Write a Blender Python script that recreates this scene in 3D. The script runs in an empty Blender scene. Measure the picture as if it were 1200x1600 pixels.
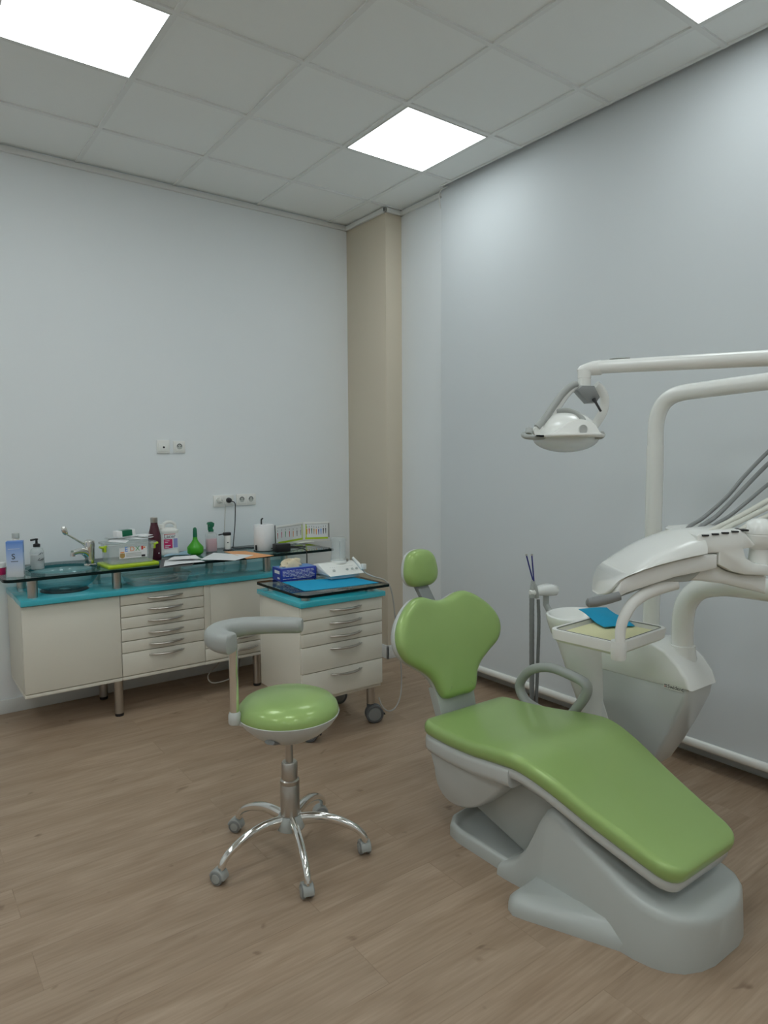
import bpy, bmesh, math, random
from mathutils import Vector, Matrix
random.seed(7)
PI = math.pi
sc = bpy.context.scene
COL = sc.collection

# ------------------------------------------------------------------ camera
F = 1059.95
CAM = Vector((-2.8600, -4.5514, 1.5113))
yaw, pitch, roll = math.radians(36.546), math.radians(-4.483), math.radians(-0.351)
fwd = Vector((math.sin(yaw)*math.cos(pitch), math.cos(yaw)*math.cos(pitch), math.sin(pitch)))
r0 = Vector((math.cos(yaw), -math.sin(yaw), 0))
u0 = r0.cross(fwd)
RT = r0*math.cos(roll) + u0*math.sin(roll)
UP = -r0*math.sin(roll) + u0*math.cos(roll)
cd = bpy.data.cameras.new('camera')
cd.sensor_fit = 'VERTICAL'; cd.sensor_height = 36.0; cd.lens = 36.0*F/1600
cd.clip_start = 0.02; cd.clip_end = 60
cam = bpy.data.objects.new('camera', cd); COL.objects.link(cam)
mw = Matrix.Identity(4)
for i in range(3):
    mw[i][0] = RT[i]; mw[i][1] = UP[i]; mw[i][2] = -fwd[i]; mw[i][3] = CAM[i]
cam.matrix_world = mw
sc.camera = cam

# photogrammetry helpers: a measured pixel on a known plane of the room -> a point of the room
def ray(u, v): return fwd + RT*((u-600)/F) + UP*((800-v)/F)
def on(u, v, ax, val):
    i = 'xyz'.index(ax); d = ray(u, v)
    return CAM + d*((val-CAM[i])/d[i])
def dp(u, v, depth): return CAM + ray(u, v)*depth
GZ = 0.888                                   # top of the raised glass shelf
def cpt(u, v): return on(u, v, 'z', GZ)
def scale_at(p): return (p-CAM).dot(fwd)/F   # metres per pixel there

# ------------------------------------------------------------------ materials
def srgb(r, g, b):
    f = lambda c: (c/255/12.92 if c/255 <= .04045 else ((c/255+.055)/1.055)**2.4)
    return (f(r), f(g), f(b), 1)
def pm(name, col, rough=.5, metal=0., spec=.5, coat=0., vary=.04, scale=30., bump=0., emit=None, tint=None):
    m = bpy.data.materials.new(name); m.use_nodes = True
    nt = m.node_tree; b = nt.nodes['Principled BSDF']
    b.inputs['Roughness'].default_value = rough; b.inputs['Metallic'].default_value = metal
    b.inputs['Specular IOR Level'].default_value = spec; b.inputs['Coat Weight'].default_value = coat
    b.inputs['Coat Roughness'].default_value = .08
    if tint: b.inputs['Specular Tint'].default_value = tint
    tc = nt.nodes.new('ShaderNodeTexCoord'); n = nt.nodes.new('ShaderNodeTexNoise')
    n.inputs['Scale'].default_value = scale; n.inputs['Detail'].default_value = 3
    nt.links.new(tc.outputs['Object'], n.inputs['Vector'])
    mx = nt.nodes.new('ShaderNodeMix'); mx.data_type = 'RGBA'
    mx.inputs[6].default_value = tuple(c*(1-vary) for c in col[:3]) + (1,)
    mx.inputs[7].default_value = tuple(min(1, c*(1+vary)) for c in col[:3]) + (1,)
    nt.links.new(n.outputs['Fac'], mx.inputs[0]); nt.links.new(mx.outputs[2], b.inputs['Base Color'])
    if bump:
        bp = nt.nodes.new('ShaderNodeBump'); bp.inputs['Strength'].default_value = bump; bp.inputs['Distance'].default_value = .002
        nt.links.new(n.outputs['Fac'], bp.inputs['Height']); nt.links.new(bp.outputs['Normal'], b.inputs['Normal'])
    if emit:
        b.inputs['Emission Color'].default_value = emit[0]; b.inputs['Emission Strength'].default_value = emit[1]
    return m
def glass(name, tint, rough=.02, body=0., bodycol=(.8, .9, .9, 1), refl=1., steep=None):
    """thin clear sheet: tinted transmission, mirror reflection by fresnel, some body colour"""
    m = bpy.data.materials.new(name); m.use_nodes = True; nt = m.node_tree; nt.nodes.clear()
    o = nt.nodes.new('ShaderNodeOutputMaterial'); t = nt.nodes.new('ShaderNodeBsdfTransparent'); t.inputs[0].default_value = tint
    g = nt.nodes.new('ShaderNodeBsdfGlossy'); g.inputs['Roughness'].default_value = rough
    if steep:                                                # thick curved glass: longer path through the wall where it is crossed at a slant
        lw = nt.nodes.new('ShaderNodeLayerWeight'); lw.inputs[0].default_value = .35; tm = nt.nodes.new('ShaderNodeMix'); tm.data_type = 'RGBA'
        tm.inputs[6].default_value = tint; tm.inputs[7].default_value = steep
        nt.links.new(lw.outputs['Facing'], tm.inputs[0]); nt.links.new(tm.outputs[2], t.inputs[0])
    d = nt.nodes.new('ShaderNodeBsdfDiffuse'); d.inputs[0].default_value = bodycol
    fr = nt.nodes.new('ShaderNodeFresnel'); fr.inputs[0].default_value = 1.5
    ge = nt.nodes.new('ShaderNodeNewGeometry'); io = nt.nodes.new('ShaderNodeMapRange')      # same reflectance from either side of the sheet
    io.inputs['To Min'].default_value = 1.5; io.inputs['To Max'].default_value = 1/1.5
    nt.links.new(ge.outputs['Backfacing'], io.inputs['Value']); nt.links.new(io.outputs[0], fr.inputs[0])
    fm = nt.nodes.new('ShaderNodeMath'); fm.operation = 'MULTIPLY'; fm.inputs[1].default_value = refl
    nt.links.new(fr.outputs[0], fm.inputs[0])
    a = nt.nodes.new('ShaderNodeMixShader'); a.inputs[0].default_value = body
    nt.links.new(t.outputs[0], a.inputs[1]); nt.links.new(d.outputs[0], a.inputs[2])
    b = nt.nodes.new('ShaderNodeMixShader')
    nt.links.new(fm.outputs[0], b.inputs[0]); nt.links.new(a.outputs[0], b.inputs[1]); nt.links.new(g.outputs[0], b.inputs[2])
    nt.links.new(b.outputs[0], o.inputs[0])
    return m
def wood_floor():
    m = bpy.data.materials.new('oak_laminate'); m.use_nodes = True; nt = m.node_tree; L = nt.links.new
    b = nt.nodes['Principled BSDF']; tc = nt.nodes.new('ShaderNodeTexCoord')
    br = nt.nodes.new('ShaderNodeTexBrick'); br.offset = .37; br.inputs['Scale'].default_value = 1
    br.inputs['Brick Width'].default_value = 1.28; br.inputs['Row Height'].default_value = .192
    br.inputs['Mortar Size'].default_value = .0016; br.inputs['Mortar Smooth'].default_value = .3
    br.inputs['Color1'].default_value = (0, 0, 0, 1); br.inputs['Color2'].default_value = (1, 1, 1, 1); br.inputs['Mortar'].default_value = (.5, .5, .5, 1)
    L(tc.outputs['Object'], br.inputs['Vector'])
    # per plank offset for the grain
    vm = nt.nodes.new('ShaderNodeVectorMath'); vm.operation = 'MULTIPLY_ADD'
    L(br.outputs['Color'], vm.inputs[0]); vm.inputs[1].default_value = (3.7, 5.1, 0); L(tc.outputs['Object'], vm.inputs[2])
    def noise(sx, sy, sc_, det, dist=0.):
        mp = nt.nodes.new('ShaderNodeMapping'); mp.inputs['Scale'].default_value = (sx, sy, 1)
        L(vm.outputs[0], mp.inputs['Vector']); n = nt.nodes.new('ShaderNodeTexNoise')
        n.inputs['Scale'].default_value = sc_; n.inputs['Detail'].default_value = det; n.inputs['Distortion'].default_value = dist
        L(mp.outputs[0], n.inputs['Vector']); return n
    n1 = noise(1.3, 7, 1.6, 4, .8); n2 = noise(2.5, 45, 2.2, 5, .3); n3 = noise(3.5, 6, 2.0, 2, .5)
    r1 = nt.nodes.new('ShaderNodeValToRGB'); e = r1.color_ramp.elements
    e[0].position = .30; e[0].color = FLOOR_A; e[1].position = .70; e[1].color = FLOOR_B
    L(n1.outputs['Fac'], r1.inputs[0])
    r2 = nt.nodes.new('ShaderNodeValToRGB'); e = r2.color_ramp.elements
    e[0].position = .3; e[0].color = (.87, .855, .84, 1); e[1].position = .65; e[1].color = (1.05, 1.05, 1.05, 1)
    L(n2.outputs['Fac'], r2.inputs[0])
    r3 = nt.nodes.new('ShaderNodeValToRGB'); e = r3.color_ramp.elements       # small knots
    e[0].position = .24; e[0].color = (.55, .5, .46, 1); e[1].position = .31; e[1].color = (1, 1, 1, 1)
    L(n3.outputs['Fac'], r3.inputs[0])
    def mul(a, c):
        x = nt.nodes.new('ShaderNodeMix'); x.data_type = 'RGBA'; x.blend_type = 'MULTIPLY'; x.inputs[0].default_value = 1
        L(a, x.inputs[6]); L(c, x.inputs[7]); return x.outputs[2]
    c = mul(mul(r1.outputs[0], r2.outputs[0]), r3.outputs[0])
    r4 = nt.nodes.new('ShaderNodeValToRGB'); e = r4.color_ramp.elements
    e[0].color = (.96, .96, .96, 1); e[1].color = (1.04, 1.035, 1.03, 1)
    L(br.outputs['Color'], r4.inputs[0]); c = mul(c, r4.outputs[0])
    mo = nt.nodes.new('ShaderNodeMix'); mo.data_type = 'RGBA'; mo.blend_type = 'MULTIPLY'
    L(br.outputs['Fac'], mo.inputs[0]); L(c, mo.inputs[6]); mo.inputs[7].default_value = (.84, .82, .80, 1)
    L(mo.outputs[2], b.inputs['Base Color'])
    b.inputs['Roughness'].default_value = .42; b.inputs['Specular IOR Level'].default_value = .4
    bp = nt.nodes.new('ShaderNodeBump'); bp.inputs['Strength'].default_value = .12; bp.inputs['Distance'].default_value = .002
    L(n2.outputs['Fac'], bp.inputs['Height']); L(bp.outputs['Normal'], b.inputs['Normal'])
    return m
FLOOR_A = (.31, .218, .148, 1); FLOOR_B = (.41, .305, .22, 1)
M = {}
M['floor'] = wood_floor()
M['wall'] = pm('white_wall_paint', (.79, .825, .845, 1), .75, spec=.2, vary=.012, scale=3)
M['wall2'] = pm('white_wall_paint_plain', (.83, .85, .86, 1), .8, spec=.2, vary=.01, scale=3)
M['beige'] = pm('beige_wall_paint', (.64, .575, .465, 1), .75, spec=.2, vary=.02, scale=3)
M['ceil'] = pm('ceiling_tile_white', (.86, .885, .88, 1), .85, spec=.1, vary=.015, scale=120)
M['tbar'] = pm('ceiling_grid_white', (.80, .82, .815, 1), .6, spec=.2, vary=.01)
M['trimw'] = pm('white_trim', (.72, .73, .72, 1), .5, vary=.01)
M['base'] = pm('white_skirting', (.68, .70, .69, 1), .45, vary=.01)
M['blind'] = pm('white_blind_fabric', (.67, .71, .735, 1), .7, spec=.3, vary=.012, scale=2)
M['white'] = pm('white_gloss_plastic', (.82, .83, .80, 1), .22, coat=.3, vary=.012, scale=6)
M['whitem'] = pm('white_matt_plastic', (.78, .78, .75, 1), .45, vary=.015)
M['greyl'] = pm('light_grey_shell', (.45, .475, .455, 1), .33, coat=.15, vary=.02, scale=8)
M['greyw'] = pm('cool_white_shell', (.54, .56, .545, 1), .28, coat=.25, vary=.02, scale=8)
M['grey'] = pm('grey_plastic', (.22, .23, .23, 1), .4, vary=.03)
M['greyd'] = pm('dark_grey_plastic', (.10, .105, .11, 1), .45, vary=.05)
M['rest'] = pm('grey_soft_plastic', (.36, .375, .36, 1), .42, vary=.02, scale=12)
M['black'] = pm('black_plastic', (.012, .012, .014, 1), .4, vary=.1)
M['dark'] = pm('dark_gap', (.02, .02, .02, 1), .8, vary=.1)
M['green'] = pm('pearl_green_vinyl', (.308, .455, .158, 1), .32, metal=.08, spec=.6, coat=.3, vary=.03, scale=14, tint=(.9, 1, .45, 1))
M['chrome'] = pm('chrome', (.80, .79, .76, 1), .08, metal=1, vary=.02)
M['steel'] = pm('brushed_steel', (.50, .47, .43, 1), .28, metal=1, vary=.05, scale=80)
M['cream'] = pm('cream_lacquer', (.72, .695, .61, 1), .30, spec=.5, coat=.1, vary=.01, scale=4)
M['creamd'] = pm('cream_carcass', (.67, .645, .56, 1), .45, vary=.01)
M['teal'] = pm('turquoise_worktop', (.045, .45, .55, 1), .12, coat=.4, vary=.03, scale=5)
M['bluepaper'] = pm('blue_paper', (.015, .33, .56, 1), .75, spec=.2, vary=.05, scale=60, bump=.2)
M['yellow'] = pm('pale_yellow_paper', (.74, .72, .44, 1), .8, vary=.03)
M['paper'] = pm('white_paper', (.78, .79, .80, 1), .8, vary=.03, scale=40)
M['orange'] = pm('orange_envelope', (.78, .38, .17, 1), .8, vary=.04)
M['lime'] = pm('lime_plastic', (.42, .58, .02, 1), .3, vary=.03)
M['leaf'] = pm('bright_green_plastic', (.045, .33, .008, 1), .35, vary=.05)
M['dgreen'] = pm('dark_green_plastic', (.004, .135, .065, 1), .35, vary=.05)
M['burg'] = pm('burgundy_enamel', (.062, .006, .018, 1), .4, vary=.05)
M['navy'] = pm('blue_carton', (.022, .045, .36, 1), .35, vary=.05)
M['skyb'] = pm('light_blue_carton', (.055, .21, .55, 1), .35, vary=.05)
M['latex'] = pm('latex_cream', (.72, .62, .44, 1), .6, vary=.08, scale=50)
M['pink'] = pm('pink_liquid', (.68, .34, .40, 1), .3, vary=.03)
M['magenta'] = pm('magenta_print', (.55, .015, .12, 1), .5)
M['lilac'] = pm('lilac_print', (.30, .30, .58, 1), .5)
M['inkb'] = pm('ink_blue', (.03, .25, .75, 1), .5); M['inko'] = pm('ink_orange', (.8, .28, .05, 1), .5)
M['inkg'] = pm('ink_green', (.05, .35, .12, 1), .5); M['inkr'] = pm('ink_red', (.6, .03, .03, 1), .5)
M['ink'] = pm('ink_black', (.02, .02, .025, 1), .5); M['inkt'] = pm('ink_tan', (.45, .30, .10, 1), .5)
M['bluetube'] = pm('dark_blue_tube', (.01, .015, .20, 1), .3)
M['wireg'] = pm('grey_cable', (.42, .41, .39, 1), .5)
M['cordw'] = pm('white_cord', (.62, .62, .58, 1), .5)
M['hosew'] = pm('off_white_hose', (.62, .62, .56, 1), .4, vary=.02)
M['led'] = pm('led_panel_diffuser', (.8, .8, .8, 1), .5, emit=((.905, .985, 1., 1), 7.4))
M['led2'] = pm('led_panel_diffuser_dimmed', (.8, .8, .8, 1), .5, emit=((.905, .985, 1., 1), 4.8))  # same panel, emission dimmed to soften the bright spot on the blind
M['glass'] = glass('green_tinted_glass', (.80, .92, .90, 1), refl=1.)
M['bowlglass'] = glass('turquoise_glass', (.80, .92, .93, 1), body=.10, bodycol=(.45, .75, .78, 1), steep=(.10, .38, .42, 1))
M['rimteal'] = pm('glass_rim_teal', (.03, .16, .18, 1), .1)
M['gedge'] = pm('glass_edge_dark', (.004, .014, .014, 1), .25, spec=.15)
M['clear'] = glass('clear_plastic', (.93, .95, .95, 1), rough=.08, body=.24, bodycol=(.80, .84, .84, 1))
M['lens'] = glass('lamp_lens_plastic', (.93, .94, .94, 1), rough=.05, body=.45, bodycol=(.82, .84, .84, 1))

# carton with a blue-to-white printed fade along its height (the print itself)
def carton_mat():
    m = pm('carton_print', (.8, .8, .8, 1), .45); nt = m.node_tree; b = nt.nodes['Principled BSDF']
    tc = nt.nodes.new('ShaderNodeTexCoord'); sx = nt.nodes.new('ShaderNodeSeparateXYZ'); nt.links.new(tc.outputs['Object'], sx.inputs[0])
    r = nt.nodes.new('ShaderNodeValToRGB'); e = r.color_ramp.elements
    e[0].position = .02; e[0].color = (.74, .77, .82, 1); e[1].position = .19; e[1].color = (.10, .24, .62, 1)
    x = r.color_ramp.elements.new(.10); x.color = (.42, .55, .80, 1)
    nt.links.new(sx.outputs[2], r.inputs[0]); nt.links.new(r.outputs[0], b.inputs['Base Color'])
    return m
M['carton'] = carton_mat()

# ------------------------------------------------------------------ mesh builder
def rrect(w, h, r, n=5):
    """rounded rectangle outline, centred"""
    r = min(r, w/2-1e-4, h/2-1e-4); pts = []
    for cx, cy, a0 in ((w/2-r, h/2-r, 0), (-w/2+r, h/2-r, PI/2), (-w/2+r, -h/2+r, PI), (w/2-r, -h/2+r, 1.5*PI)):
        for k in range(n+1):
            a = a0 + PI/2*k/n; pts.append((cx+r*math.cos(a), cy+r*math.sin(a)))
    return pts
def smooth(pts, n=6, closed=False):
    """Catmull-Rom through points"""
    P = [Vector(p) for p in pts]; N = len(P); out = []
    rng = range(N) if closed else range(N-1)
    for i in rng:
        if closed: a, b, c, d = P[(i-1) % N], P[i], P[(i+1) % N], P[(i+2) % N]
        else: a, b, c, d = P[max(i-1, 0)], P[i], P[i+1], P[min(i+2, N-1)]
        for k in range(n):
            t = k/n
            out.append(.5*((2*b)+(c-a)*t+(2*a-5*b+4*c-d)*t*t+(3*b-a-3*c+d)*t**3))
    if not closed: out.append(P[-1])
    return out
def interp(xs, ys, x):
    if x <= xs[0]: return ys[0]
    for i in range(len(xs)-1):
        if x <= xs[i+1]:
            t = (x-xs[i])/(xs[i+1]-xs[i]); return ys[i]+(ys[i+1]-ys[i])*t
    return ys[-1]
def sinterp(xs, ys, x):
    """smooth (cubic) interpolation"""
    n = len(xs)
    if x <= xs[0]: return ys[0]
    if x >= xs[-1]: return ys[-1]
    i = max(k for k in range(n-1) if xs[k] <= x)
    def sl(k):
        if k == 0: return (ys[1]-ys[0])/(xs[1]-xs[0])
        if k == n-1: return (ys[-1]-ys[-2])/(xs[-1]-xs[-2])
        return (ys[k+1]-ys[k-1])/(xs[k+1]-xs[k-1])
    h = xs[i+1]-xs[i]; t = (x-xs[i])/h
    return (2*t**3-3*t*t+1)*ys[i]+(t**3-2*t*t+t)*h*sl(i)+(-2*t**3+3*t*t)*ys[i+1]+(t**3-t*t)*h*sl(i+1)

class MB:
    def __init__(self, T=None):
        self.bm = bmesh.new(); self.T = T or Matrix.Identity(4); self.mats = []
    def mi(self, m):
        m = M[m] if isinstance(m, str) else m
        if m not in self.mats: self.mats.append(m)
        return self.mats.index(m)
    def _fin(self, faces, m):
        k = self.mi(m)
        for f in faces: f.material_index = k; f.smooth = True
    def v(self, p): return self.bm.verts.new(self.T @ Vector(p))
    def box(self, lo, hi, m, bev=0., seg=2, R=None):
        lo, hi = Vector(lo), Vector(hi); c = (lo+hi)/2; s = hi-lo
        mat = self.T @ Matrix.Translation(c) @ (R or Matrix.Identity(4)) @ Matrix.Diagonal((s.x, s.y, s.z, 1))
        r = bmesh.ops.create_cube(self.bm, size=1, matrix=mat); vs = r['verts']
        fs = set(f for v in vs for f in v.link_faces)
        if bev:
            es = list(set(e for v in vs for e in v.link_edges))
            b = bmesh.ops.bevel(self.bm, geom=es, offset=bev, segments=seg, affect='EDGES', profile=.5)
            fs = set(f for v in b['verts'] for f in v.link_faces) | set(f for f in fs if f.is_valid)
        self._fin([f for f in fs if f.is_valid], m); return self
    def loft(self, rings, m, caps=True, closed=True):
        VV = [[self.v(p) for p in r] for r in rings]; n = len(VV[0]); fs = []
        for a, b in zip(VV, VV[1:]):
            for k in range(n if closed else n-1):
                q = [a[k], a[(k+1) % n], b[(k+1) % n], b[k]]
                try: fs.append(self.bm.faces.new(q))
                except ValueError: pass
        if caps and closed:
            for r in (VV[0], VV[-1]):
                try: fs.append(self.bm.faces.new(r))
                except ValueError: pass
        self._fin(fs, m); return self
    def tube(self, pts, r, m, seg=10, caps=True, flat=1.0, up=(0, 0, 1)):
        """round bar along points; r number, list or function; flat squeezes it along 'up'"""
        P = [Vector(p) for p in pts]; N = len(P); rings = []; up = Vector(up); prev = None
        fl = flat if isinstance(flat, (list, tuple)) else [flat]*N
        for i in range(N):
            t = (P[min(i+1, N-1)]-P[max(i-1, 0)]).normalized()
            if prev is None:
                s = t.cross(up)
                if s.length < 1e-3: s = t.cross(Vector((1, 0, 0)))
                s.normalize()
            else:
                s = prev-t*prev.dot(t); s.normalize()
            prev = s; w = s.cross(t)
            rr = r[i] if isinstance(r, (list, tuple)) else (r(i/(N-1)) if callable(r) else r)
            rings.append([P[i]+s*rr*math.cos(2*PI*k/seg)+w*rr*fl[i]*math.sin(2*PI*k/seg) for k in range(seg)])
        return self.loft(rings, m, caps)
    def ctube(self, pts, r, m, seg=10, flat=1.0, up=(0, 0, 1)):
        P = [Vector(p) for p in pts]; N = len(P); up = Vector(up); VV = []; fs = []
        for i in range(N):
            t = (P[(i+1) % N]-P[i-1]).normalized(); s = t.cross(up).normalized(); w = s.cross(t)
            VV.append([self.v(P[i]+s*r*math.cos(2*PI*k/seg)+w*r*flat*math.sin(2*PI*k/seg)) for k in range(seg)])
        for i in range(N):
            a, b = VV[i], VV[(i+1) % N]
            for k in range(seg): fs.append(self.bm.faces.new([a[k], a[(k+1) % seg], b[(k+1) % seg], b[k]]))
        self._fin(fs, m); return self
    def lathe(self, prof, c, m, seg=28, axis=None, caps=True, sx=1., sy=1.):
        """profile [(r, h)] turned about axis through c"""
        c = Vector(c); ax = Vector(axis or (0, 0, 1)).normalized()
        a = ax.cross(Vector((0, 0, 1)));  a = Vector((1, 0, 0)) if a.length < 1e-3 else a.normalized()
        b = ax.cross(a)
        rings = [[c+ax*h+a*(max(r, 1e-4)*sx*math.cos(2*PI*k/seg))+b*(max(r, 1e-4)*sy*math.sin(2*PI*k/seg)) for k in range(seg)] for r, h in prof]
        return self.loft(rings, m, caps)
    def prism(self, poly, frame, d0, d1, m, bev=0.):
        """polygon (p,q) in frame (origin, P, Q, D) extruded from d0 to d1 along D"""
        o, Pd, Qd, D = frame
        f = lambda p, q, d: o+Pd*p+Qd*q+D*d
        if bev:
            ins = offset(poly, bev*.6)
            ins2 = offset(poly, bev*.18)
            s = 1 if d1 > d0 else -1
            return self.loft([[f(p, q, d0) for p, q in ins], [f(p, q, d0+s*bev*.3) for p, q in ins2], [f(p, q, d0+s*bev) for p, q in poly],
                              [f(p, q, d1-s*bev) for p, q in poly], [f(p, q, d1-s*bev*.3) for p, q in ins2], [f(p, q, d1) for p, q in ins]], m)
        return self.loft([[f(p, q, d0) for p, q in poly], [f(p, q, d1) for p, q in poly]], m)
    def pad(self, poly, frame, steps, m, fn=None):
        """cushion: outline pulled in by steps [(inset, depth)], then a gently closed middle"""
        o, Pd, Qd, D = frame
        rings = []
        for ins, d in steps:
            pl = offset(poly, ins) if ins else poly
            rings.append([o+Pd*p+Qd*q+D*(d+(fn(p, q) if fn else 0)) for p, q in pl])
        last = offset(poly, steps[-1][0]); cx = sum(p for p, q in last)/len(last); cy = sum(q for p, q in last)/len(last)
        for s, dd in ((.75, .004), (.45, .007), (.15, .008)):
            rings.append([o+Pd*(cx+(p-cx)*s)+Qd*(cy+(q-cy)*s)+D*(steps[-1][1]+dd+(fn(cx+(p-cx)*s, cy+(q-cy)*s) if fn else 0)) for p, q in last])
        return self.loft(rings, m)
    def text(self, s, size, T, m, depth=.0006, align='LEFT'):
        cu = bpy.data.curves.new('t', 'FONT'); cu.body = s; cu.size = size; cu.extrude = depth; cu.align_x = align; cu.resolution_u = 3
        ob = bpy.data.objects.new('t', cu); COL.objects.link(ob)
        dg = bpy.context.evaluated_depsgraph_get(); me = bpy.data.meshes.new_from_object(ob.evaluated_get(dg))
        me.transform(self.T @ T)
        old = set(self.bm.faces); self.bm.from_mesh(me); k = self.mi(m)
        for f in self.bm.faces:
            if f not in old: f.material_index = k
        bpy.data.objects.remove(ob); bpy.data.curves.remove(cu); bpy.data.meshes.remove(me); return self
    def build(self, name, parent=None, angle=38, label=None):
        bm = self.bm
        bmesh.ops.recalc_face_normals(bm, faces=bm.faces)
        me = bpy.data.meshes.new(name); bm.to_mesh(me); bm.free()
        for m in self.mats: me.materials.append(m)
        o = bpy.data.objects.new(name, me); COL.objects.link(o)
        if parent is not None:
            o.parent = parent; q = parent; loc = Vector()
            while q is not None: loc += q.location; q = q.parent
            me.transform(Matrix.Translation(-loc))
        me.set_sharp_from_angle(angle=math.radians(angle))
        if label: o['label'] = label
        return o
def offset(poly, d):
    """inset a closed 2-D outline by d (towards its inside)"""
    n = len(poly); A = sum(poly[i][0]*poly[(i+1) % n][1]-poly[(i+1) % n][0]*poly[i][1] for i in range(n)); s = 1 if A > 0 else -1
    out = []
    for i in range(n):
        a, b, c = poly[i-1], poly[i], poly[(i+1) % n]
        e1 = Vector((b[0]-a[0], b[1]-a[1])); e2 = Vector((c[0]-b[0], c[1]-b[1]))
        if e1.length < 1e-7: e1 = e2
        if e2.length < 1e-7: e2 = e1
        n1 = Vector((-e1.y, e1.x)).normalized()*s; n2 = Vector((-e2.y, e2.x)).normalized()*s
        k = n1+n2
        k = k/max(k.length_squared, .8)*2 if k.length > 1e-4 else n1
        out.append((b[0]+k.x*d, b[1]+k.y*d))
    return out
def thing(name, label, cat, loc=(0, 0, 0), group=None):
    o = bpy.data.objects.new(name, None); COL.objects.link(o); o.location = loc; o.empty_display_size = .05
    o['label'] = label; o['category'] = cat
    if group: o['group'] = group
    return o
def tag(o, label, cat, group=None):
    """a thing that is one mesh: put its origin at its base"""
    me = o.data; xs = [v.co.copy() for v in me.vertices]
    b = Vector((sum(v.x for v in xs)/len(xs), sum(v.y for v in xs)/len(xs), min(v.z for v in xs)))
    me.transform(Matrix.Translation(-b)); o.location = b
    o['label'] = label; o['category'] = cat
    if group: o['group'] = group
    return o
def struct(o): o['kind'] = 'structure'; return o
X, Y, Z = Vector((1, 0, 0)), Vector((0, 1, 0)), Vector((0, 0, 1))
RX90 = Matrix.Rotation(PI/2, 4, 'X')
def face_y(p, rz=0.): return Matrix.Translation(Vector(p)) @ Matrix.Rotation(rz, 4, 'Z') @ RX90   # lettering that reads from -Y

#@@ROOM
H = 3.318
struct(MB().box((-5.3, -8.9, -.1), (.6, .12, 0), 'floor').build('floor'))
struct(MB().box((-5.3, 0, 0), (.6, .12, H+.02), 'wall').build('wall_back'))
w = MB().box((.31, -1.04, 0), (.6, 0, H+.02), 'wall').box((.43, -8.9, 0), (.6, -1.04, H+.2), 'wall')
struct(w.build('wall_right'))
struct(MB().box((-5.3, -8.9, 0), (-5.18, 0, H+.02), 'wall2').build('wall_left'))
struct(MB().box((-5.3, -9.0, 0), (.6, -8.85, H+.02), 'wall2').build('wall_front'))
struct(MB().box((.165, -.51, 0), (.36, .02, H+.01), 'beige', .006).build('pillar'))
c = MB().box((-5.3, -8.9, H+.008), (.248, .1, H+.06), 'ceil').box((.248, -1.02, H+.008), (.45, .1, H+.06), 'ceil')
c.box((.248, -8.9, H+.16), (.6, -1.02, H+.2), 'greyd').box((.232, -8.85, H-.0015), (.244, -1.02, H+.16), 'tbar')  # slot top coloured dark to paint the shade band above the blind
struct(c.build('ceiling'))
g = MB()
for i in range(-9, 1):
    x = i*.6; g.box((x-.012, -8.85, H-.001), (x+.012, 0, H+.0085), 'tbar')
for j in range(0, 14):
    y = -.525-.6*j; x1 = .248 if y < -1.02 else .31
    xs = [-5.18]+[k*.6 for k in range(-8, 1)]+[x1]
    for a, b in zip(xs, xs[1:]): g.box((a+(.012 if a > -5 else 0), y-.012, H-.001), (b-(.012 if b < .2 else 0), y+.012, H+.0085), 'tbar')
struct(g.build('trim_1'))
t = MB()   # perimeter angle under the ceiling
t.box((-5.18, -.022, H-.036), (.165, 0, H-.004), 'trimw', .003)
t.box((.143, -.532, H-.036), (.165, -.0, H-.004), 'trimw', .003)
t.box((.143, -.532, H-.036), (.31, -.51, H-.004), 'trimw', .003)
t.box((.288, -1.03, H-.036), (.31, -.51, H-.004), 'trimw', .003)
struct(t.build('trim_2'))
struct(MB().box((-5.18, -.014, 0), (.165, 0, .085), 'base', .003).build('baseboard_back'))
struct(MB().box((.15, -.525, 0), (.165, 0, .1), 'base', .003).box((.15, -.525, 0), (.31, -.51, .1), 'base', .003).build('baseboard_pillar'))
b = MB().box((.295, -1.04, 0), (.31, -.525, .1), 'base', .003)
y0 = -1.04
for y1 in (-2.708, -4.4, -8.85):
    b.box((.415, y1+.002, 0), (.43, y0, .09), 'base', .001); y0 = y1
struct(b.build('baseboard_right'))

# roller blind covering the window on the right
bl = thing('roller_blind', 'huge white roller blind covering the right side wall', 'blind', (.285, -3.3, .1))
MB().box((.283, -8.2, .115), (.286, -.985, H+.03), 'blind').build('fabric', bl)
MB().tube([(.315, -8.2, H+.03), (.315, -1.0, H+.03)], .03, 'trimw', 14).build('roller_tube', bl)
bb = MB(); T = [(.283, -8.21, .112), (.283, -.978, .112)]
bb.tube(T, .022, 'white', 14, flat=.75, up=(1, 0, 0)); bb.build('bottom_bar', bl)
MB().tube(smooth([(.30, -1.06, H+.01), (.262, -1.02, H-.006), (.262, -.985, H-.03), (.275, -.975, H-.07), (.285, -.975, H-.12)], 5), .0045, 'trimw', 8).build('cord_loop', bl)

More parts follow.
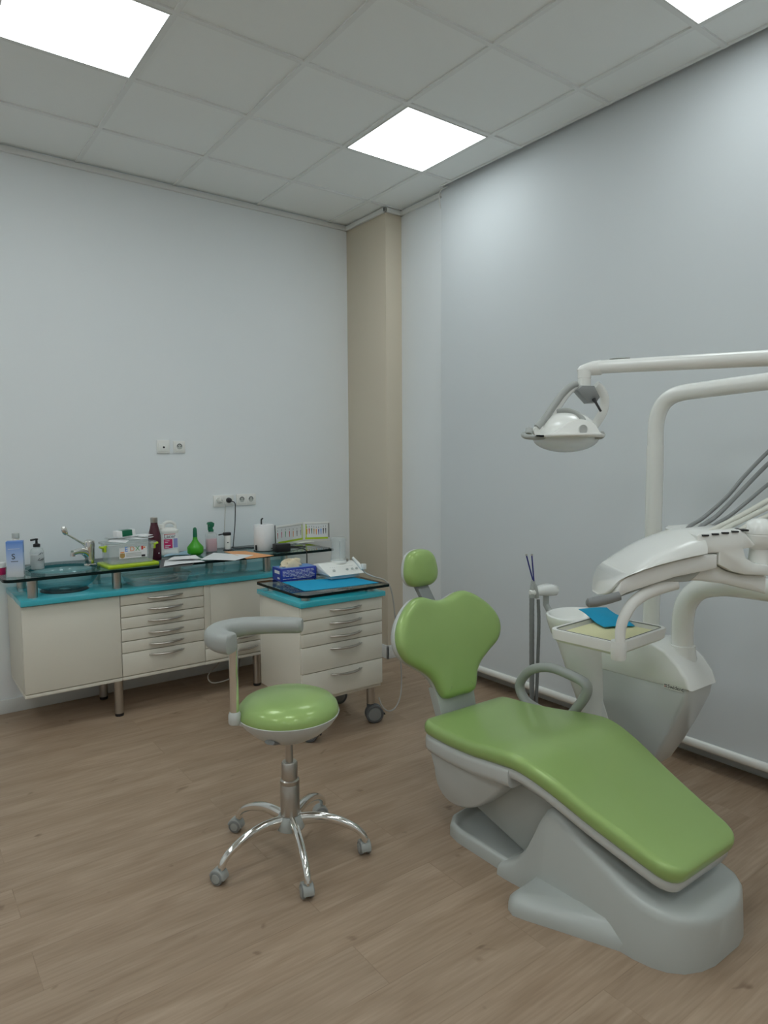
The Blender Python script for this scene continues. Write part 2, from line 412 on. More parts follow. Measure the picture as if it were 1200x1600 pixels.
# led panels in the ceiling grid
PL = {(2, 1): 'square white ceiling light panel above the pillar corner', (-1, 1): 'large bright ceiling light panel at upper left of the ceiling',
      (2, 4): 'ceiling light panel partly in view above the white blind'}
for i in (2, -1, -4):
    for j in (1, 4, 7, 10):  # last row is added out of view for more light on low parts
        x0, y1 = (i-3)*.6, -.525-.6*j
        lab = PL.get((i, j), 'unseen square ceiling light panel behind the viewpoint')
        p = thing('ceiling_light', lab, 'ceiling light', (x0+.3, y1-.3, H), 'square light panels in the ceiling grid')
        MB().box((x0+.013, y1-.587, H-.002), (x0+.587, y1-.013, H+.007), 'led2' if i == 2 else 'led').build('diffuser', p)
        f = MB()
        for a in ((x0+.012, y1-.588, x0+.020, y1-.012), (x0+.580, y1-.588, x0+.588, y1-.012), (x0+.020, y1-.588, x0+.580, y1-.580), (x0+.020, y1-.020, x0+.580, y1-.012)):
            f.box((a[0], a[1], H-.004), (a[2], a[3], H+.0075), 'trimw')
        f.build('frame', p)

#@@SOCKETS
def outlet(mb, cx, cz, s=.05):
    mb.lathe([(.020, 0), (.020, .001), (.0185, .001), (.0185, .0015)], (cx, -.0105, cz), 'whitem', 20, axis=(0, -1, 0))
def socket_plate(name, lab, cx, cz, n, plugs=()):
    w_ = .081+.071*(n-1)
    t = thing(name, lab, 'socket', (cx, 0, cz), None)
    MB().box((cx-w_/2, -.010, cz-.0405), (cx+w_/2, 0, cz+.0405), 'whitem', .003).build('plate', t)
    for k in range(n):
        x = cx+(k-(n-1)/2)*.071
        f = MB().box((x-.0275, -.013, cz-.0275), (x+.0275, -.009, cz+.0275), 'white', .0015)
        f.build('insert', t)
        MB().lathe([(.0195, 0), (.0195, .0012)], (x, -.0128, cz+.003), 'greyl', 22, axis=(0, -1, 0)).build('recess', t)
        q = MB().prism([(.019*math.cos(a), .019*math.sin(a)) for a in [PI*k2/10 for k2 in range(11)]]+[(-.013*math.cos(a), .013*math.sin(a)) for a in [PI*k2/10 for k2 in range(11)]],
                       (Vector((x, -.0138, cz+.004)), X, Z, -Y), 0, .0006, 'greyd')  # dark crescent paints the shade under the upper edge of the recess
        for dx in (-.0095, .0095): q.lathe([(.003, 0), (.003, .0006)], (x+dx, -.0140, cz+.003), 'black', 10, axis=(0, -1, 0))
        q.build('pin_hole_shade', t)
    return t
p = on(279.5, 698.5, 'y', 0); socket_plate('wall_socket', 'single white wall socket right of the cable outlet', p.x, p.z, 1)
pA = on(348.5, 782.5, 'y', 0); pB = on(384, 780.5, 'y', 0)
socket_plate('wall_socket', 'double wall socket with a white and a black plug', pA.x, pA.z, 2)
socket_plate('wall_socket', 'empty double wall socket above the paper roll', pB.x, pB.z, 2)
p = on(254.5, 698, 'y', 0)
t = thing('cable_outlet', 'white wall plate with one black hole, left of single socket', 'outlet', (p.x, 0, p.z))
MB().box((p.x-.043, -.010, p.z-.044), (p.x+.043, 0, p.z+.044), 'whitem', .003).build('plate', t)
MB().box((p.x-.0335, -.013, p.z-.032), (p.x+.0335, -.009, p.z+.022), 'white', .0015).build('insert', t)
MB().lathe([(.007, 0), (.007, .001)], (p.x+.002, -.0128, p.z-.004), 'black', 14, axis=(0, -1, 0)).build('hole', t)

#@@CABINETS
CF, CT, CB = -.50, .73, .24            # front plane, carcass top, underside of fronts
def bow_handle(mb, cx, y, cz, L, m='steel'):
    pts = []; n = 14
    for k in range(n+1):
        s = -1+2*k/n; pts.append((cx+s*L/2, y-.030*(1-s*s)-.004, cz-.002*(1-s*s)))
    mb.tube(pts, lambda s: .003+.0048*math.sin(PI*s)**.6, m, 8, flat=1.0)
    for s in (-.86, .86): mb.tube([(cx+s*L/2, y-.012, cz), (cx+s*L/2, y+.001, cz)], .0035, m, 8)
def front(name, x0, x1, z0, z1, y, par, handle=None, m='cream'):
    d = MB().box((x0+.0018, y, z0+.0022), (x1-.0018, y+.018, z1-.0022), m, .0012).build(name, par)
    if handle:
        h = MB(); bow_handle(h, (x0+x1)/2+handle[2], y, z0+(z1-z0)*handle[1], handle[0]); h.build('handle', d, label='curved metal bow handle')
    return d
def cabinet(lab, x0, x1, name='wall_cabinet'):
    t = thing(name, lab, 'cabinet', ((x0+x1)/2, -.25, CB-.02), None)
    MB().box((x0, CF+.020, CB), (x1, -.015, CT), 'creamd', .002).build('carcass', t)
    MB().box((x0+.0008, CF+.003, CB-.022), (x1-.0008, -.015, CB-.003), 'cream', .0015).build('bottom_board', t)
    return t
def leg(par, x, y, zt, m='steel'):
    MB().tube([(x, y, .018), (x, y, zt)], .0265, m, 20).lathe([(.024, 0), (.025, .004), (.025, .02)], (x, y, 0), 'black', 20).build('leg', par)
c1 = cabinet('cream cabinet with one plain door under the glass basin', -2.29, -1.775)
front('door', -2.29, -1.775, CB, CT-.004, CF, c1)
MB().box((-2.15, -.34, CB-.042), (-1.80, -.20, CB-.018), 'creamd', .002).build('batten', c1)
c2 = cabinet('cream cabinet of six drawers right of the basin cabinet', -1.775, -1.268)
zs = [CT-.004, .663, .592, .5215, .449, .379, CB]
for k in range(6):
    front('drawer', -1.775, -1.268, zs[k+1], zs[k], CF, c2, (.215, .5 if k < 5 else .80, .01))
leg(c1, -1.79, -.455, CB-.018); leg(c1, -1.79, -.10, CB-.018)
c3 = cabinet('cream door cabinet with two low drawers left behind the trolley', -1.268, -.76)
MB().box((-1.268+.001, CF, .40), (-1.228, CF+.018, CT-.004), 'cream', .001).build('filler_strip', c3)
front('door', -1.228, -.76, .40, CT-.004, CF, c3)
for z0, z1 in ((.32, .40), (CB, .32)): front('drawer', -1.268, -.76, z0, z1, CF, c3, (.215, .55, 0))
leg(c3, -.895, -.455, CB-.018); leg(c3, -.895, -.10, CB-.018)
c4 = cabinet('cream cabinet at the right end, hidden mostly behind the trolley', -.76, -.44)
front('door', -.76, -.44, CB, CT-.004, CF, c4)
# hanging cable loop below
tag(MB().tube(smooth([(-1.05, -.30, CB-.02), (-1.12, -.34, .16), (-1.20, -.36, .10), (-1.17, -.38, .05), (-1.02, -.36, .06), (-.90, -.2, .12), (-.87, -.06, .16)], 6), .004, 'wireg', 8).build('cable'),
    'thin grey cable looping under the cream cabinets', 'cable')
# turquoise worktop with the round drain hole
BC = Vector((-2.03, -.30, 0))            # basin centre
wt = thing('worktop', 'long turquoise worktop on top of the cream wall cabinets', 'worktop', (-1.37, -.26, CT))
MB().box((-2.295, -.525, CT), (-.435, -.01, CT+.032), 'teal', .004).build('slab', wt)
def ellipse_ring(mb, c, r0_, r1_, z0, z1, m, n=36):
    mb.loft([[(c.x+r*math.cos(2*PI*k/n), c.y+r*math.sin(2*PI*k/n), z) for k in range(n)] for r, z in ((r0_, z0), (r0_, z1), (r1_, z1), (r1_, z0), (r0_, z0))], m, caps=False)
dk = MB().lathe([(.130, 0), (.130, .002), (.04, .0022)], (BC.x, BC.y, CT+.0325), 'black', 32); dk.build('drain_ring', wt)
for x, y in ((-2.22, -.44), (-1.775, -.44), (-.80, -.44), (-1.80, -.07), (-1.28, -.07), (-.80, -.07), (-2.22, -.07), (-.47, -.07), (-1.055, -.07)):
    MB().tube([(x, y, CT+.032), (x, y, GZ-.0175)], .026, 'steel', 20).build('post', wt)
# raised glass shelf with a hole for the basin
def round_rect_xy(x0, x1, y0, y1, rs, n=7):
    pts = []
    for cx, cy, r, a0 in ((x1-rs[0], y1-rs[0], rs[0], 0), (x0+rs[1], y1-rs[1], rs[1], PI/2), (x0+rs[2], y0+rs[2], rs[2], PI), (x1-rs[3], y0+rs[3], rs[3], 1.5*PI)):
        for k in range(n+1): pts.append((cx+r*math.cos(a0+PI/2*k/n), cy+r*math.sin(a0+PI/2*k/n)))
    return pts
def glass_slab(name, par, outline, zt, th, hole=None):
    mb = MB(); n = len(outline)
    bm = mb.bm; kg = mb.mi('glass'); ke = mb.mi('gedge')
    hp = []
    if hole:
        hc, hr = hole; hp = [(hc.x+hr*math.cos(2*PI*k/40), hc.y+hr*math.sin(2*PI*k/40)) for k in range(40)]
    for z in (zt, zt-th):
        vo = [bm.verts.new((p[0], p[1], z)) for p in outline]; vh = [bm.verts.new((p[0], p[1], z)) for p in hp]
        if hp:
            es = [bm.edges.new((vo[k], vo[(k+1) % n])) for k in range(n)]+[bm.edges.new((vh[k], vh[(k+1) % 40])) for k in range(40)]
            r = bmesh.ops.triangle_fill(bm, edges=es, use_beauty=True)
            for gq in r['geom']:
                if isinstance(gq, bmesh.types.BMFace): gq.material_index = kg
        else: bm.faces.new(vo).material_index = kg
        if z == zt: top, toph = vo, vh
    for k in range(n): bm.faces.new([top[k], top[(k+1) % n], vo[(k+1) % n], vo[k]]).material_index = ke
    for k in range(len(hp)): bm.faces.new([toph[k], toph[(k+1) % 40], vh[(k+1) % 40], vh[k]]).material_index = mb.mi('rimteal')
    return mb.build(name, par)
gs = glass_slab('glass_shelf', None, round_rect_xy(-2.372, -.335, -.552, -.012, (.01, .01, .055, .01)), GZ, .017, (BC, .186))
tag(gs, 'long raised glass shelf with dark edge above the turquoise worktop', 'shelf')
# glass basin
bz = CT+.034; prof = []
for k in range(11):
    a = k/10; prof.append((.085+.115*math.sin(a*PI/2)**.85, bz+.004+(GZ+.012-bz-.004)*(1-math.cos(a*PI/2))**.75))
bs = thing('basin', 'round clear turquoise glass basin set in the glass shelf', 'basin', (BC.x, BC.y, bz))
rings = [[(BC.x+r*math.cos(2*PI*k/40), BC.y+r*math.sin(2*PI*k/40), z) for k in range(40)] for r, z in [(.03, bz)]+[(.085, bz)]+prof+[(prof[-1][0]+.012, GZ+.014)]]
MB().loft(rings, 'bowlglass', caps=False).build('bowl', bs)
MB().lathe([(.03, 0), (.03, .004), (.02, .006)], (BC.x, BC.y, bz), 'chrome', 20).build('drain', bs)
# tap
tb = on(141, 888, 'z', GZ); tb.y = max(tb.y, -.42)
tb = Vector((-1.845, -.20, GZ)); s_ = scale_at(tb)
tb = on(141, 886, 'y', -.28); tb.z = GZ
tp = thing('tap', 'chrome basin mixer tap with a long elbow lever', 'tap', tb)
def rel(u, v, y): return on(u, v, 'y', y)
yT = tb.y
MB().lathe([(.034, 0), (.034, .008), (.029, .012), (.028, .05), (.030, .10), (.033, .128), (.028, .148), (.012, .156)], tb, 'chrome', 20).build('body', tp)
sp = [rel(138, 868, yT), rel(131, 862, yT-.02), rel(122, 861.5, yT-.04), rel(113.5, 864, yT-.06)]
MB().tube(smooth(sp, 5), lambda s: .024-.008*s, 'chrome', 12).tube([sp[-1], sp[-1]-Vector((0, 0, .02))], .014, 'chrome', 12).build('spout', tp)
lv = [rel(134, 851, yT), rel(127.5, 848, yT-.01), rel(115, 841, yT-.03), rel(105, 835, yT-.045)]
MB().tube(lv, [.014, .007, .006, .006], 'chrome', 10).tube(smooth([rel(105, 835, yT-.045), rel(101, 830, yT-.05), rel(99, 823, yT-.05)], 4), [.008, .011, .014, .015, .016, .016, .015, .013, .009], 'chrome', 10, flat=.45, up=(0, 1, 0)).build('lever', tp)

#@@COUNTER
def tagl(mb, name, lab, cat, group=None): return tag(mb.build(name), lab, cat, group)
# carton at the left end
p = cpt(20, 895.6); s = scale_at(p)
RZ = Matrix.Rotation(math.radians(-14), 4, 'Z')
ct = thing('carton', 'tall blue and white carton marked S at the left end', 'carton', (p.x, -.43, GZ))
q = Vector((p.x, -.43, GZ))
mb = MB(Matrix.Translation(q) @ RZ)
mb.box((-.040, -.035, 0), (.040, .035, .192), 'carton', .0015)
mb.text('S', .042, Matrix.Translation((-.006, -.0356, .098)) @ RX90, 'ink', align='CENTER')
for k in range(5): mb.box((-.018+k*.007, -.0362, .083), (-.013+k*.007, -.0352, .087), 'ink')
mb.box((-.030, -.0358, .152), (.026, -.0352, .1535), 'paper'); mb.box((.0405, -.022, .012), (.041, -.008, .03), 'ink')
mb.box((.0400, -.02, .13), (.0408, .018, .172), 'skyb')
mb.build('box', ct)
pb = cpt(24, 890)
bt = thing('bottle', 'white capped bottle standing behind the blue carton', 'bottle', (q.x+.02, -.33, GZ))
MB().lathe([(.030, 0), (.032, .005), (.032, .165), (.016, .188), (.016, .20)], (q.x+.02, -.33, GZ), 'whitem', 20).build('body', bt)
MB().lathe([(.019, .198), (.019, .222), (.017, .226)], (q.x+.02, -.33, GZ), 'greyl', 20).build('cap', bt)
p = cpt(-6, 893)
jp = on(-3, 889, 'y', -.31); jp.z = GZ
jr = thing('jar', 'pink jar with white lid behind the blue carton, cut by the photo edge', 'jar', jp)
MB().lathe([(.036, 0), (.037, .004), (.037, .042)], jp, 'magenta', 22).build('body', jr)
MB().lathe([(.039, .040), (.039, .062), (.036, .066)], jp, 'whitem', 22).build('lid', jr)
# soap dispenser
so = Vector((-2.14, -.20, GZ)); so = on(58.5, 880, 'y', -.24); so.z = GZ
sd = thing('soap_dispenser', 'clear soap bottle with black pump behind the glass basin', 'soap dispenser', so)
mb = MB().lathe([(.034, 0), (.037, .004), (.037, .10), (.030, .118), (.017, .126), (.017, .134)], so, 'clear', 24)
mb.lathe([(.033, .004), (.0345, .06), (.033, .085)], so, 'paper', 24)
for (a, b, c_, d) in ((-.012, .085, .006, .1), (-.004, .087, .004, .096), (.006, .088, .014, .1), (-.016, .055, -.004, .068), (-.006, .052, .010, .066), (.004, .050, .018, .07), (-.014, .056, .016, .058)):
    mb.tube([(so.x+a+.012, so.y-.0375, GZ+b), (so.x+c_+.012, so.y-.0378, GZ+d)], .0012, 'ink', 5)
mb.build('bottle', sd)
MB().lathe([(.019, .130), (.019, .146), (.007, .150), (.006, .168), (.009, .170), (.009, .178)], so, 'black', 18).tube([(so.x, so.y, GZ+.174), (so.x-.032, so.y-.012, GZ+.172)], .0055, 'black', 8).build('pump', sd)
# clear storage box on its lime lid
bx = Vector((-1.70, -.42, GZ)); A_ = on(166, 885, 'y', -.52); B_ = on(246, 882, 'y', -.50)
bx = Vector(((A_.x+B_.x)/2, -.425, GZ)); W = B_.x-A_.x
sb = thing('storage_box', 'clear plastic storage box with lime clips on a lime lid', 'storage box', bx)
T_ = Matrix.Translation(bx) @ Matrix.Rotation(math.radians(3), 4, 'Z')
MB(T_).box((-W/2, -.105, 0), (W/2, .105, .022), 'lime', .007, 3).build('lid', sb)
def frust(mb, w0, d0, w1, d1, z0, z1, m, r=.02):
    mb.loft([[(x, y, z0) for x, y in rrect(w0, d0, r)], [(x, y, z1) for x, y in rrect(w1, d1, r)]], m, caps=False)
bw = W-.035
mb = MB(T_)
frust(mb, bw*.94, .16, bw, .18, .024, .138, 'clear')
mb.loft([[(x, y, .134) for x, y in rrect(bw+.02, .20, .02)], [(x, y, .144) for x, y in rrect(bw+.02, .20, .02)], [(x, y, .144) for x, y in rrect(bw-.01, .17, .02)]], 'clear', caps=False)
mb.loft([[(x, y, .024) for x, y in rrect(bw*.94, .16, .02)], [(x, y, .026) for x, y in rrect(bw*.93, .155, .02)]], 'clear')
mb.build('bin', sb)
mb = MB(T_)
mb.T = T_ @ Matrix.Translation((-.032, 0, -.006)) @ Matrix.Diagonal((1.35, 1, 1.35, 1))
mb.box((-.035, -.0895, .045), (.085, -.0885, .092), 'paper')
mb.text('E', .028, Matrix.Translation((-.012, -.0897, .075)) @ RX90, 'inkb')
mb.text('D', .028, Matrix.Translation((.010, -.0897, .075)) @ RX90, 'inko'); mb.text('X', .028, Matrix.Translation((.034, -.0897, .075)) @ RX90, 'inkg')
mb.box((.06, -.0902, .078), (.068, -.0894, .094), 'inkr'); mb.box((.07, -.0902, .084), (.077, -.0894, .09), 'inko')
mb.box((-.03, -.0902, .07), (-.014, -.0894, .075), 'inko'); mb.box((-.032, -.0902, .056), (-.012, -.0894, .068), 'inkt')
mb.lathe([(.011, 0), (.011, .0008)], (-.022, -.0895, .058), 'inkt', 14, axis=(0, -1, 0))
for k in range(3): mb.box((-.006, -.0900, .064-.006*k), (.060, -.0893, .067-.006*k), 'greyl')
mb.box((.06, -.0902, .047), (.076, -.0894, .056), 'ink')
mb.build('label', sb)
for sg in (-1, 1):
    mb = MB(T_); x = sg*(bw/2+.012)
    mb.tube([(x-sg*.012, -.03, .128), (x+sg*.010, -.03, .120), (x+sg*.026, -.03, .126)], .007, 'lime', 8, flat=2.2, up=(0, 1, 0)).box((x-.007, -.05, .095), (x+.007, -.008, .128), 'lime', .003)
    mb.build('clip', sb)
# papers and the green carton lying on the box
mb = MB(T_)
random.seed(3)
for k in range(9):
    cx, cy, a = random.uniform(-.08, .10), random.uniform(-.05, .06), random.uniform(0, 3)
    R = Matrix.Rotation(a, 4, 'Z') @ Matrix.Rotation(random.uniform(-.18, .18), 4, 'X') @ Matrix.Rotation(random.uniform(-.15, .15), 4, 'Y')
    mb.box((cx-.05, cy-.032, .152+k*.0026), (cx+.05, cy+.032, .1535+k*.0026), 'paper', R=R)
tag(mb.build('sachets'), 'loose white paper sachets heaped on the clear storage box', 'sachets')
R = Matrix.Rotation(math.radians(8), 4, 'Z') @ Matrix.Rotation(math.radians(-3), 4, 'Y')
mb = MB(T_ @ Matrix.Translation((-.02, -.01, .193)) @ R).box((-.055, -.028, -.014), (.055, .028, .020), 'paper', .001).box((-.026, -.0288, -.0145), (.036, .0286, .0206), 'dgreen', .001)
tagl(mb, 'small_carton', 'small white and green carton lying on the storage box', 'carton')
# burgundy bottle
p = on(242.5, 872, 'y', -.30); p.z = GZ; s = scale_at(p)
fb = thing('flask', 'burgundy metal drinking flask with steel cap', 'bottle', p)
MB().lathe([(.036, 0), (.039, .004), (.039, .135), (.036, .165), (.027, .20), (.0215, .222), (.0205, .235)], p, 'burg', 28).lathe([(.004, 0), (.004, .0006)], p+Vector((.012, -.0385, .045)), 'paper', 8, axis=(0, -1, 0)).build('body', fb)
MB().lathe([(.0215, .235), (.022, .237), (.022, .264), (.019, .267)], p, 'steel', 24).build('cap', fb)
# white jug
p = on(264, 866, 'y', -.14); p.z = GZ
jg = thing('jug', 'white plastic jug labelled Lacer beside the burgundy flask', 'jug', p)
mb = MB(Matrix.Translation(p)); mb.loft([[(x, y, z) for x, y in rrect(w_, d_, .02)] for w_, d_, z in ((.108, .085, 0), (.118, .092, .006), (.118, .092, .03), (.114, .088, .034), (.114, .088, .15), (.118, .092, .155), (.114, .088, .168), (.07, .06, .182))], 'whitem')
mb.tube(smooth([(-.028, 0, .176), (-.030, 0, .20), (-.012, 0, .216), (.02, 0, .216), (.044, 0, .20), (.046, 0, .172)], 5), .0105, 'whitem', 10, flat=1.2, up=(0, 1, 0))
mb.build('body', jg)
MB(Matrix.Translation(p)).lathe([(.017, .178), (.017, .204), (.015, .206)], (-.046, 0, 0), 'whitem', 18).build('cap', jg)
mb = MB(Matrix.Translation(p)).box((-.050, -.0462, .045), (.052, -.0452, .145), 'paper')
mb.text('Lacer', .034, Matrix.Translation((-.045, -.0464, .116)) @ RX90, 'ink')
mb.box((-.045, -.0468, .1395), (.03, -.0460, .1430), 'inkr'); mb.box((-.047, -.0468, .05), (.010, -.0460, .110), 'magenta'); mb.box((.016, -.0468, .052), (.044, -.0460, .112), 'lilac')
for k, w_ in enumerate((.03, .02)): mb.box((-.04, -.0472, .098-.010*k), (-.04+w_, -.0466, .101-.010*k), 'paper')
for k, w_ in enumerate((.036, .026)): mb.box((-.04, -.0472, .066-.010*k), (-.04+w_, -.0466, .070-.010*k), 'paper')
mb.build('label', jg)
# green squeeze bottle
p = on(305.5, 866, 'y', -.26); p.z = GZ
sq = thing('squeeze_bottle', 'bright green squeeze bottle with a long neck', 'bottle', p)
MB().lathe([(.034, 0), (.038, .006), (.050, .016), (.052, .020), (.052, .052), (.049, .058), (.026, .085), (.016, .102), (.0135, .122)], p, 'leaf', 26).build('body', sq)
MB().lathe([(.0135, .120), (.0145, .124), (.0135, .155), (.012, .174), (.006, .183)], p, 'dgreen', 20).build('nozzle', sq)
# pink spray bottle
p = on(330.5, 862, 'y', -.17); p.z = GZ
sp_ = thing('spray_bottle', 'clear spray bottle of pink liquid with green trigger', 'spray bottle', p)
mb = MB(Matrix.Translation(p)); mb.loft([[(x, y, z) for x, y in rrect(.072*k, .05*k, .014)] for k, z in ((.95, 0), (1, .004), (1, .118), (.9, .126), (.45, .132), (.45, .142))], 'clear'); mb.build('bottle', sp_)
mb = MB(Matrix.Translation(p)); mb.loft([[(x, y, z) for x, y in rrect(.069*k, .047*k, .013)] for k, z in ((.95, .003), (1, .008), (1, .088), (.99, .089))], 'pink'); mb.build('liquid', sp_)
mb = MB(Matrix.Translation(p)).lathe([(.018, .138), (.018, .152), (.013, .156), (.013, .172)], (0, 0, 0), 'dgreen', 18)
mb.prism([(-.028, .190), (-.020, .203), (.004, .205), (.022, .194), (.020, .178), (.014, .168), (-.006, .166), (-.010, .180)], (Vector(), X, Z, Y), -.012, .012, 'dgreen', .004)
mb.prism([(-.022, .19), (-.014, .184), (-.016, .150), (-.021, .149)], (Vector(), X, Z, Y), -.006, .006, 'dgreen', .002)
mb.build('trigger_head', sp_)
# curing light on base
p = on(356, 859, 'y', -.16); p.z = GZ
cl = thing('curing_light', 'white upright handpiece with black head below the sockets', 'dental tool', p)
MB().lathe([(.033, 0), (.033, .004), (.02, .007)], p, 'black', 22).build('base', cl)
mb = MB().lathe([(.019, .006), (.021, .02), (.021, .098), (.019, .102)], p, 'white', 22); mb.lathe([(.005, 0), (.005, .0008)], p+Vector((-.008, -.021, .055)), 'ink', 8, axis=(0, -1, 0)); mb.build('handle', cl)
MB().box((p.x-.030, p.y-.016, GZ+.102), (p.x+.022, p.y+.016, GZ+.124), 'black', .006).tube([(p.x-.030, p.y, GZ+.114), (p.x-.066, p.y-.004, GZ+.110)], .0045, 'black', 8).build('head', cl)
# cords from the wall plugs
def plug(x, z, m, pts, lab):
    t = thing('power_cable', lab, 'power cord', (x, -.02, z))
    MB().lathe([(.0185, .013), (.0185, .03), (.014, .044), (.006, .050)], (x, 0, z+.003), m, 20, axis=(0, -1, 0)).build('plug', t)
    MB().tube(smooth(pts, 6), .0033, m, 8).build('cord', t)
xa = pA.x-.0355; xb = pA.x+.0355
plug(xa, pA.z, 'cordw', [(xa, -.045, pA.z), (xa+.02, -.06, pA.z-.015), (xa+.034, -.04, pA.z-.05), (xa+.036, -.02, pA.z-.15), (xa+.034, -.008, GZ+.01), (xa+.03, -.006, CT+.036)], 'white plug and cord hanging from the double socket')
q0 = on(347, 862, 'y', -.16)
plug(xb, pA.z, 'black', [(xb, -.045, pA.z), (xb+.024, -.06, pA.z-.012), (xb+.034, -.05, pA.z-.05), (xb+.032, -.04, pA.z-.18), (xb+.012, -.06, GZ+.06), (xb-.01, -.10, GZ+.02), (xb-.02, -.13, GZ+.006),
      (xb+.08, -.16, GZ+.004), (xb+.16, -.2, GZ+.004), (xb+.25, -.18, GZ+.02), (xb+.34, -.30, GZ+.006), (xb+.42, -.36, GZ+.004), tuple(on(424, 857, 'y', -.44))], 'black plug and long black cord running along the shelf')
# paper roll on black holder
p = on(413, 861, 'y', -.34); p.z = GZ
pr = thing('paper_roll', 'white paper towel roll on black stand at the right', 'paper roll', p)
MB().lathe([(.066, .004), (.069, .008), (.069, .176), (.066, .180), (.02, .181), (.02, .172)], p, 'paper', 32).build('roll', pr)
mb = MB().lathe([(.072, 0), (.072, .004)], p, 'black', 28)
mb.tube(smooth([p+Vector((-.018, 0, .165)), p+Vector((-.018, 0, .205)), p+Vector((-.016, 0, .216)), p+Vector((-.006, 0, .222))], 5), .0055, 'black', 8)
mb.tube([p+Vector((.0725, -.03, 0)), p+Vector((.070, -.03, .172))], .003, 'black', 8)
mb.box(p+Vector((-.077, -.03, .01)), p+Vector((-.070, -.02, .045)), 'black').build('stand', pr)
# shade guide display in two leaves
p0, p1, p2 = on(431, 853, 'y', -.22), on(474.5, 849.5, 'y', -.08), on(515, 852, 'y', -.16)
for q_ in (p0, p1, p2): q_.z = GZ
dc = thing('chart_stand', 'white two leaf chart stand with coloured instrument pictures', 'chart stand', p1)
def leaf(a, b, cols, nm):
    d = (b-a); L_ = d.length; d.normalize(); nrm = d.cross(Z)
    fr = (a, d, Z, nrm); h = .148
    mb = MB().prism([(0, 0), (L_, 0), (L_, h), (0, h)], fr, -.010, 0, 'whitem', .001)
    o = mb.build('leaf', dc)
    m2 = MB().prism([(.016, .032), (L_-.016, .032), (L_-.016, h-.018), (.016, h-.018)], fr, .0002, .0008, 'paper')
    gx = (L_-.024, L_-.016) if nm == 0 else (.016, .024)
    m2.prism([(gx[0], .03), (gx[1], .03), (gx[1], h-.016), (gx[0], h-.016)], fr, .0008, .0012, 'lime')
    m2.prism([(.03 if nm == 0 else .012, .018), (L_-.012, .018), (L_-.012, .032), (.03 if nm == 0 else .012, .032)], fr, .0004, .0012, 'lime')
    m2.prism([(.012, h-.016), (L_-.012, h-.016), (L_-.012, h-.0135), (.012, h-.0135)], fr, .0004, .001, 'grey')
    for k, c_ in enumerate(cols):
        x = .026+(L_-.055)*k/(len(cols)-1) if nm else .022+(L_-.06)*k/(len(cols)-1)
        z0 = .055+.004*math.sin(k)
        m2.prism([(x-.0018, z0), (x+.0018, z0), (x+.003, z0+.022), (x+.004, z0+.042), (x-.004, z0+.042), (x-.003, z0+.022)], fr, .0008, .0016, c_)
        m2.prism([(x-.0016, z0+.05), (x+.0016, z0+.05), (x+.0012, z0+.062), (x-.0012, z0+.062)], fr, .0008, .0014, 'greyd')
    m2.build('picture', o)
    if nm: MB().prism([(L_-.008, .03), (L_-.002, .03), (L_-.002, h-.01), (L_-.008, h-.01)], fr, .0004, .004, 'greyd').build('slot', o)
leaf(p0, p1, ['inkr', 'magenta', 'inkg', 'inkr', 'inko', 'ink', 'grey'], 0)
leaf(p1, p2, ['inko', 'inkr', 'dgreen', 'inkt', 'inko', 'navy', 'inkb', 'ink', 'greyd'], 1)
MB().box((p1.x-.10, p1.y-.085, GZ), (p1.x+.05, p1.y-.02, GZ+.008), 'whitem', .003).build('foot', dc)
# black adapter and its cable down to the trolley
p = on(440, 861, 'y', -.475); p.z = GZ
ad = thing('power_adapter', 'black box power adapter at the right shelf edge', 'adapter', p)
MB(Matrix.Translation(p) @ Matrix.Rotation(math.radians(-2), 4, 'Z')).box((-.052, -.035, .0005), (.052, .035, .056), 'black', .005).build('case', ad)
MB().tube(smooth([p+Vector((.046, 0, .022)), p+Vector((.09, -.005, .02)), p+Vector((.12, -.03, .018)), p+Vector((.145, -.07, .008)), p+Vector((.147, -.084, -.02)), p+Vector((.147, -.086, -.10)), p+Vector((.15, -.10, -.14)), p+Vector((.17, -.2, -.20)), p+Vector((.16, -.38, -.19)), p+Vector((.12, -.5, -.12)), p+Vector((.09, -.58, -.055)), p+Vector((.07, -.70, -.05))], 6), .0036, 'black', 8).build('cable', ad)
# sheets lying on the glass
def sheet(name, pts, z, lab, m, cat, group=None, th=.0015, wob=.002):
    n = 9; rng = random.Random(len(pts)+int(abs(pts[0][0])*100)); a, b, c_, d = [Vector((q[0], q[1], 0)) for q in pts]
    mb = MB(); top = []; bot = []
    for i in range(n+1):
        for j in range(n+1):
            u, v_ = i/n, j/n; q = a*(1-u)*(1-v_)+b*u*(1-v_)+c_*u*v_+d*(1-u)*v_
            zz = z+wob*(1+math.sin(3*u+4*v_+rng.random()*.4))*.5
            top.append(mb.v((q.x, q.y, zz+th))); bot.append(mb.v((q.x, q.y, zz)))
    fs = []; W_ = n+1
    for i in range(n):
        for j in range(n):
            k = i*W_+j; fs.append(mb.bm.faces.new([top[k], top[k+W_], top[k+W_+1], top[k+1]])); fs.append(mb.bm.faces.new([bot[k], bot[k+1], bot[k+W_+1], bot[k+W_]]))
    for i in range(n):
        for (k, l) in ((i*W_, (i+1)*W_), (i*W_+n, (i+1)*W_+n), (i, i+1), (n*W_+i, n*W_+i+1)):
            fs.append(mb.bm.faces.new([top[k], top[l], bot[l], bot[k]]))
    mb._fin(fs, m); return tag(mb.build(name), lab, cat, group)
def px4(*uv): return [tuple(on(u, v, 'z', GZ+.002)) for u, v in uv]
sheet('folder', px4((249, 888), (300, 884), (308, 872), (252, 874)), GZ+.0005, 'dark folder under the heap of white sheets', 'greyd', 'folder', th=.003)
sheet('paper_sheet', px4((256, 887), (320, 879.5), (300, 871), (258, 877)), GZ+.006, 'white printed sheet lying on the dark folder', 'paper', 'paper', wob=.006)
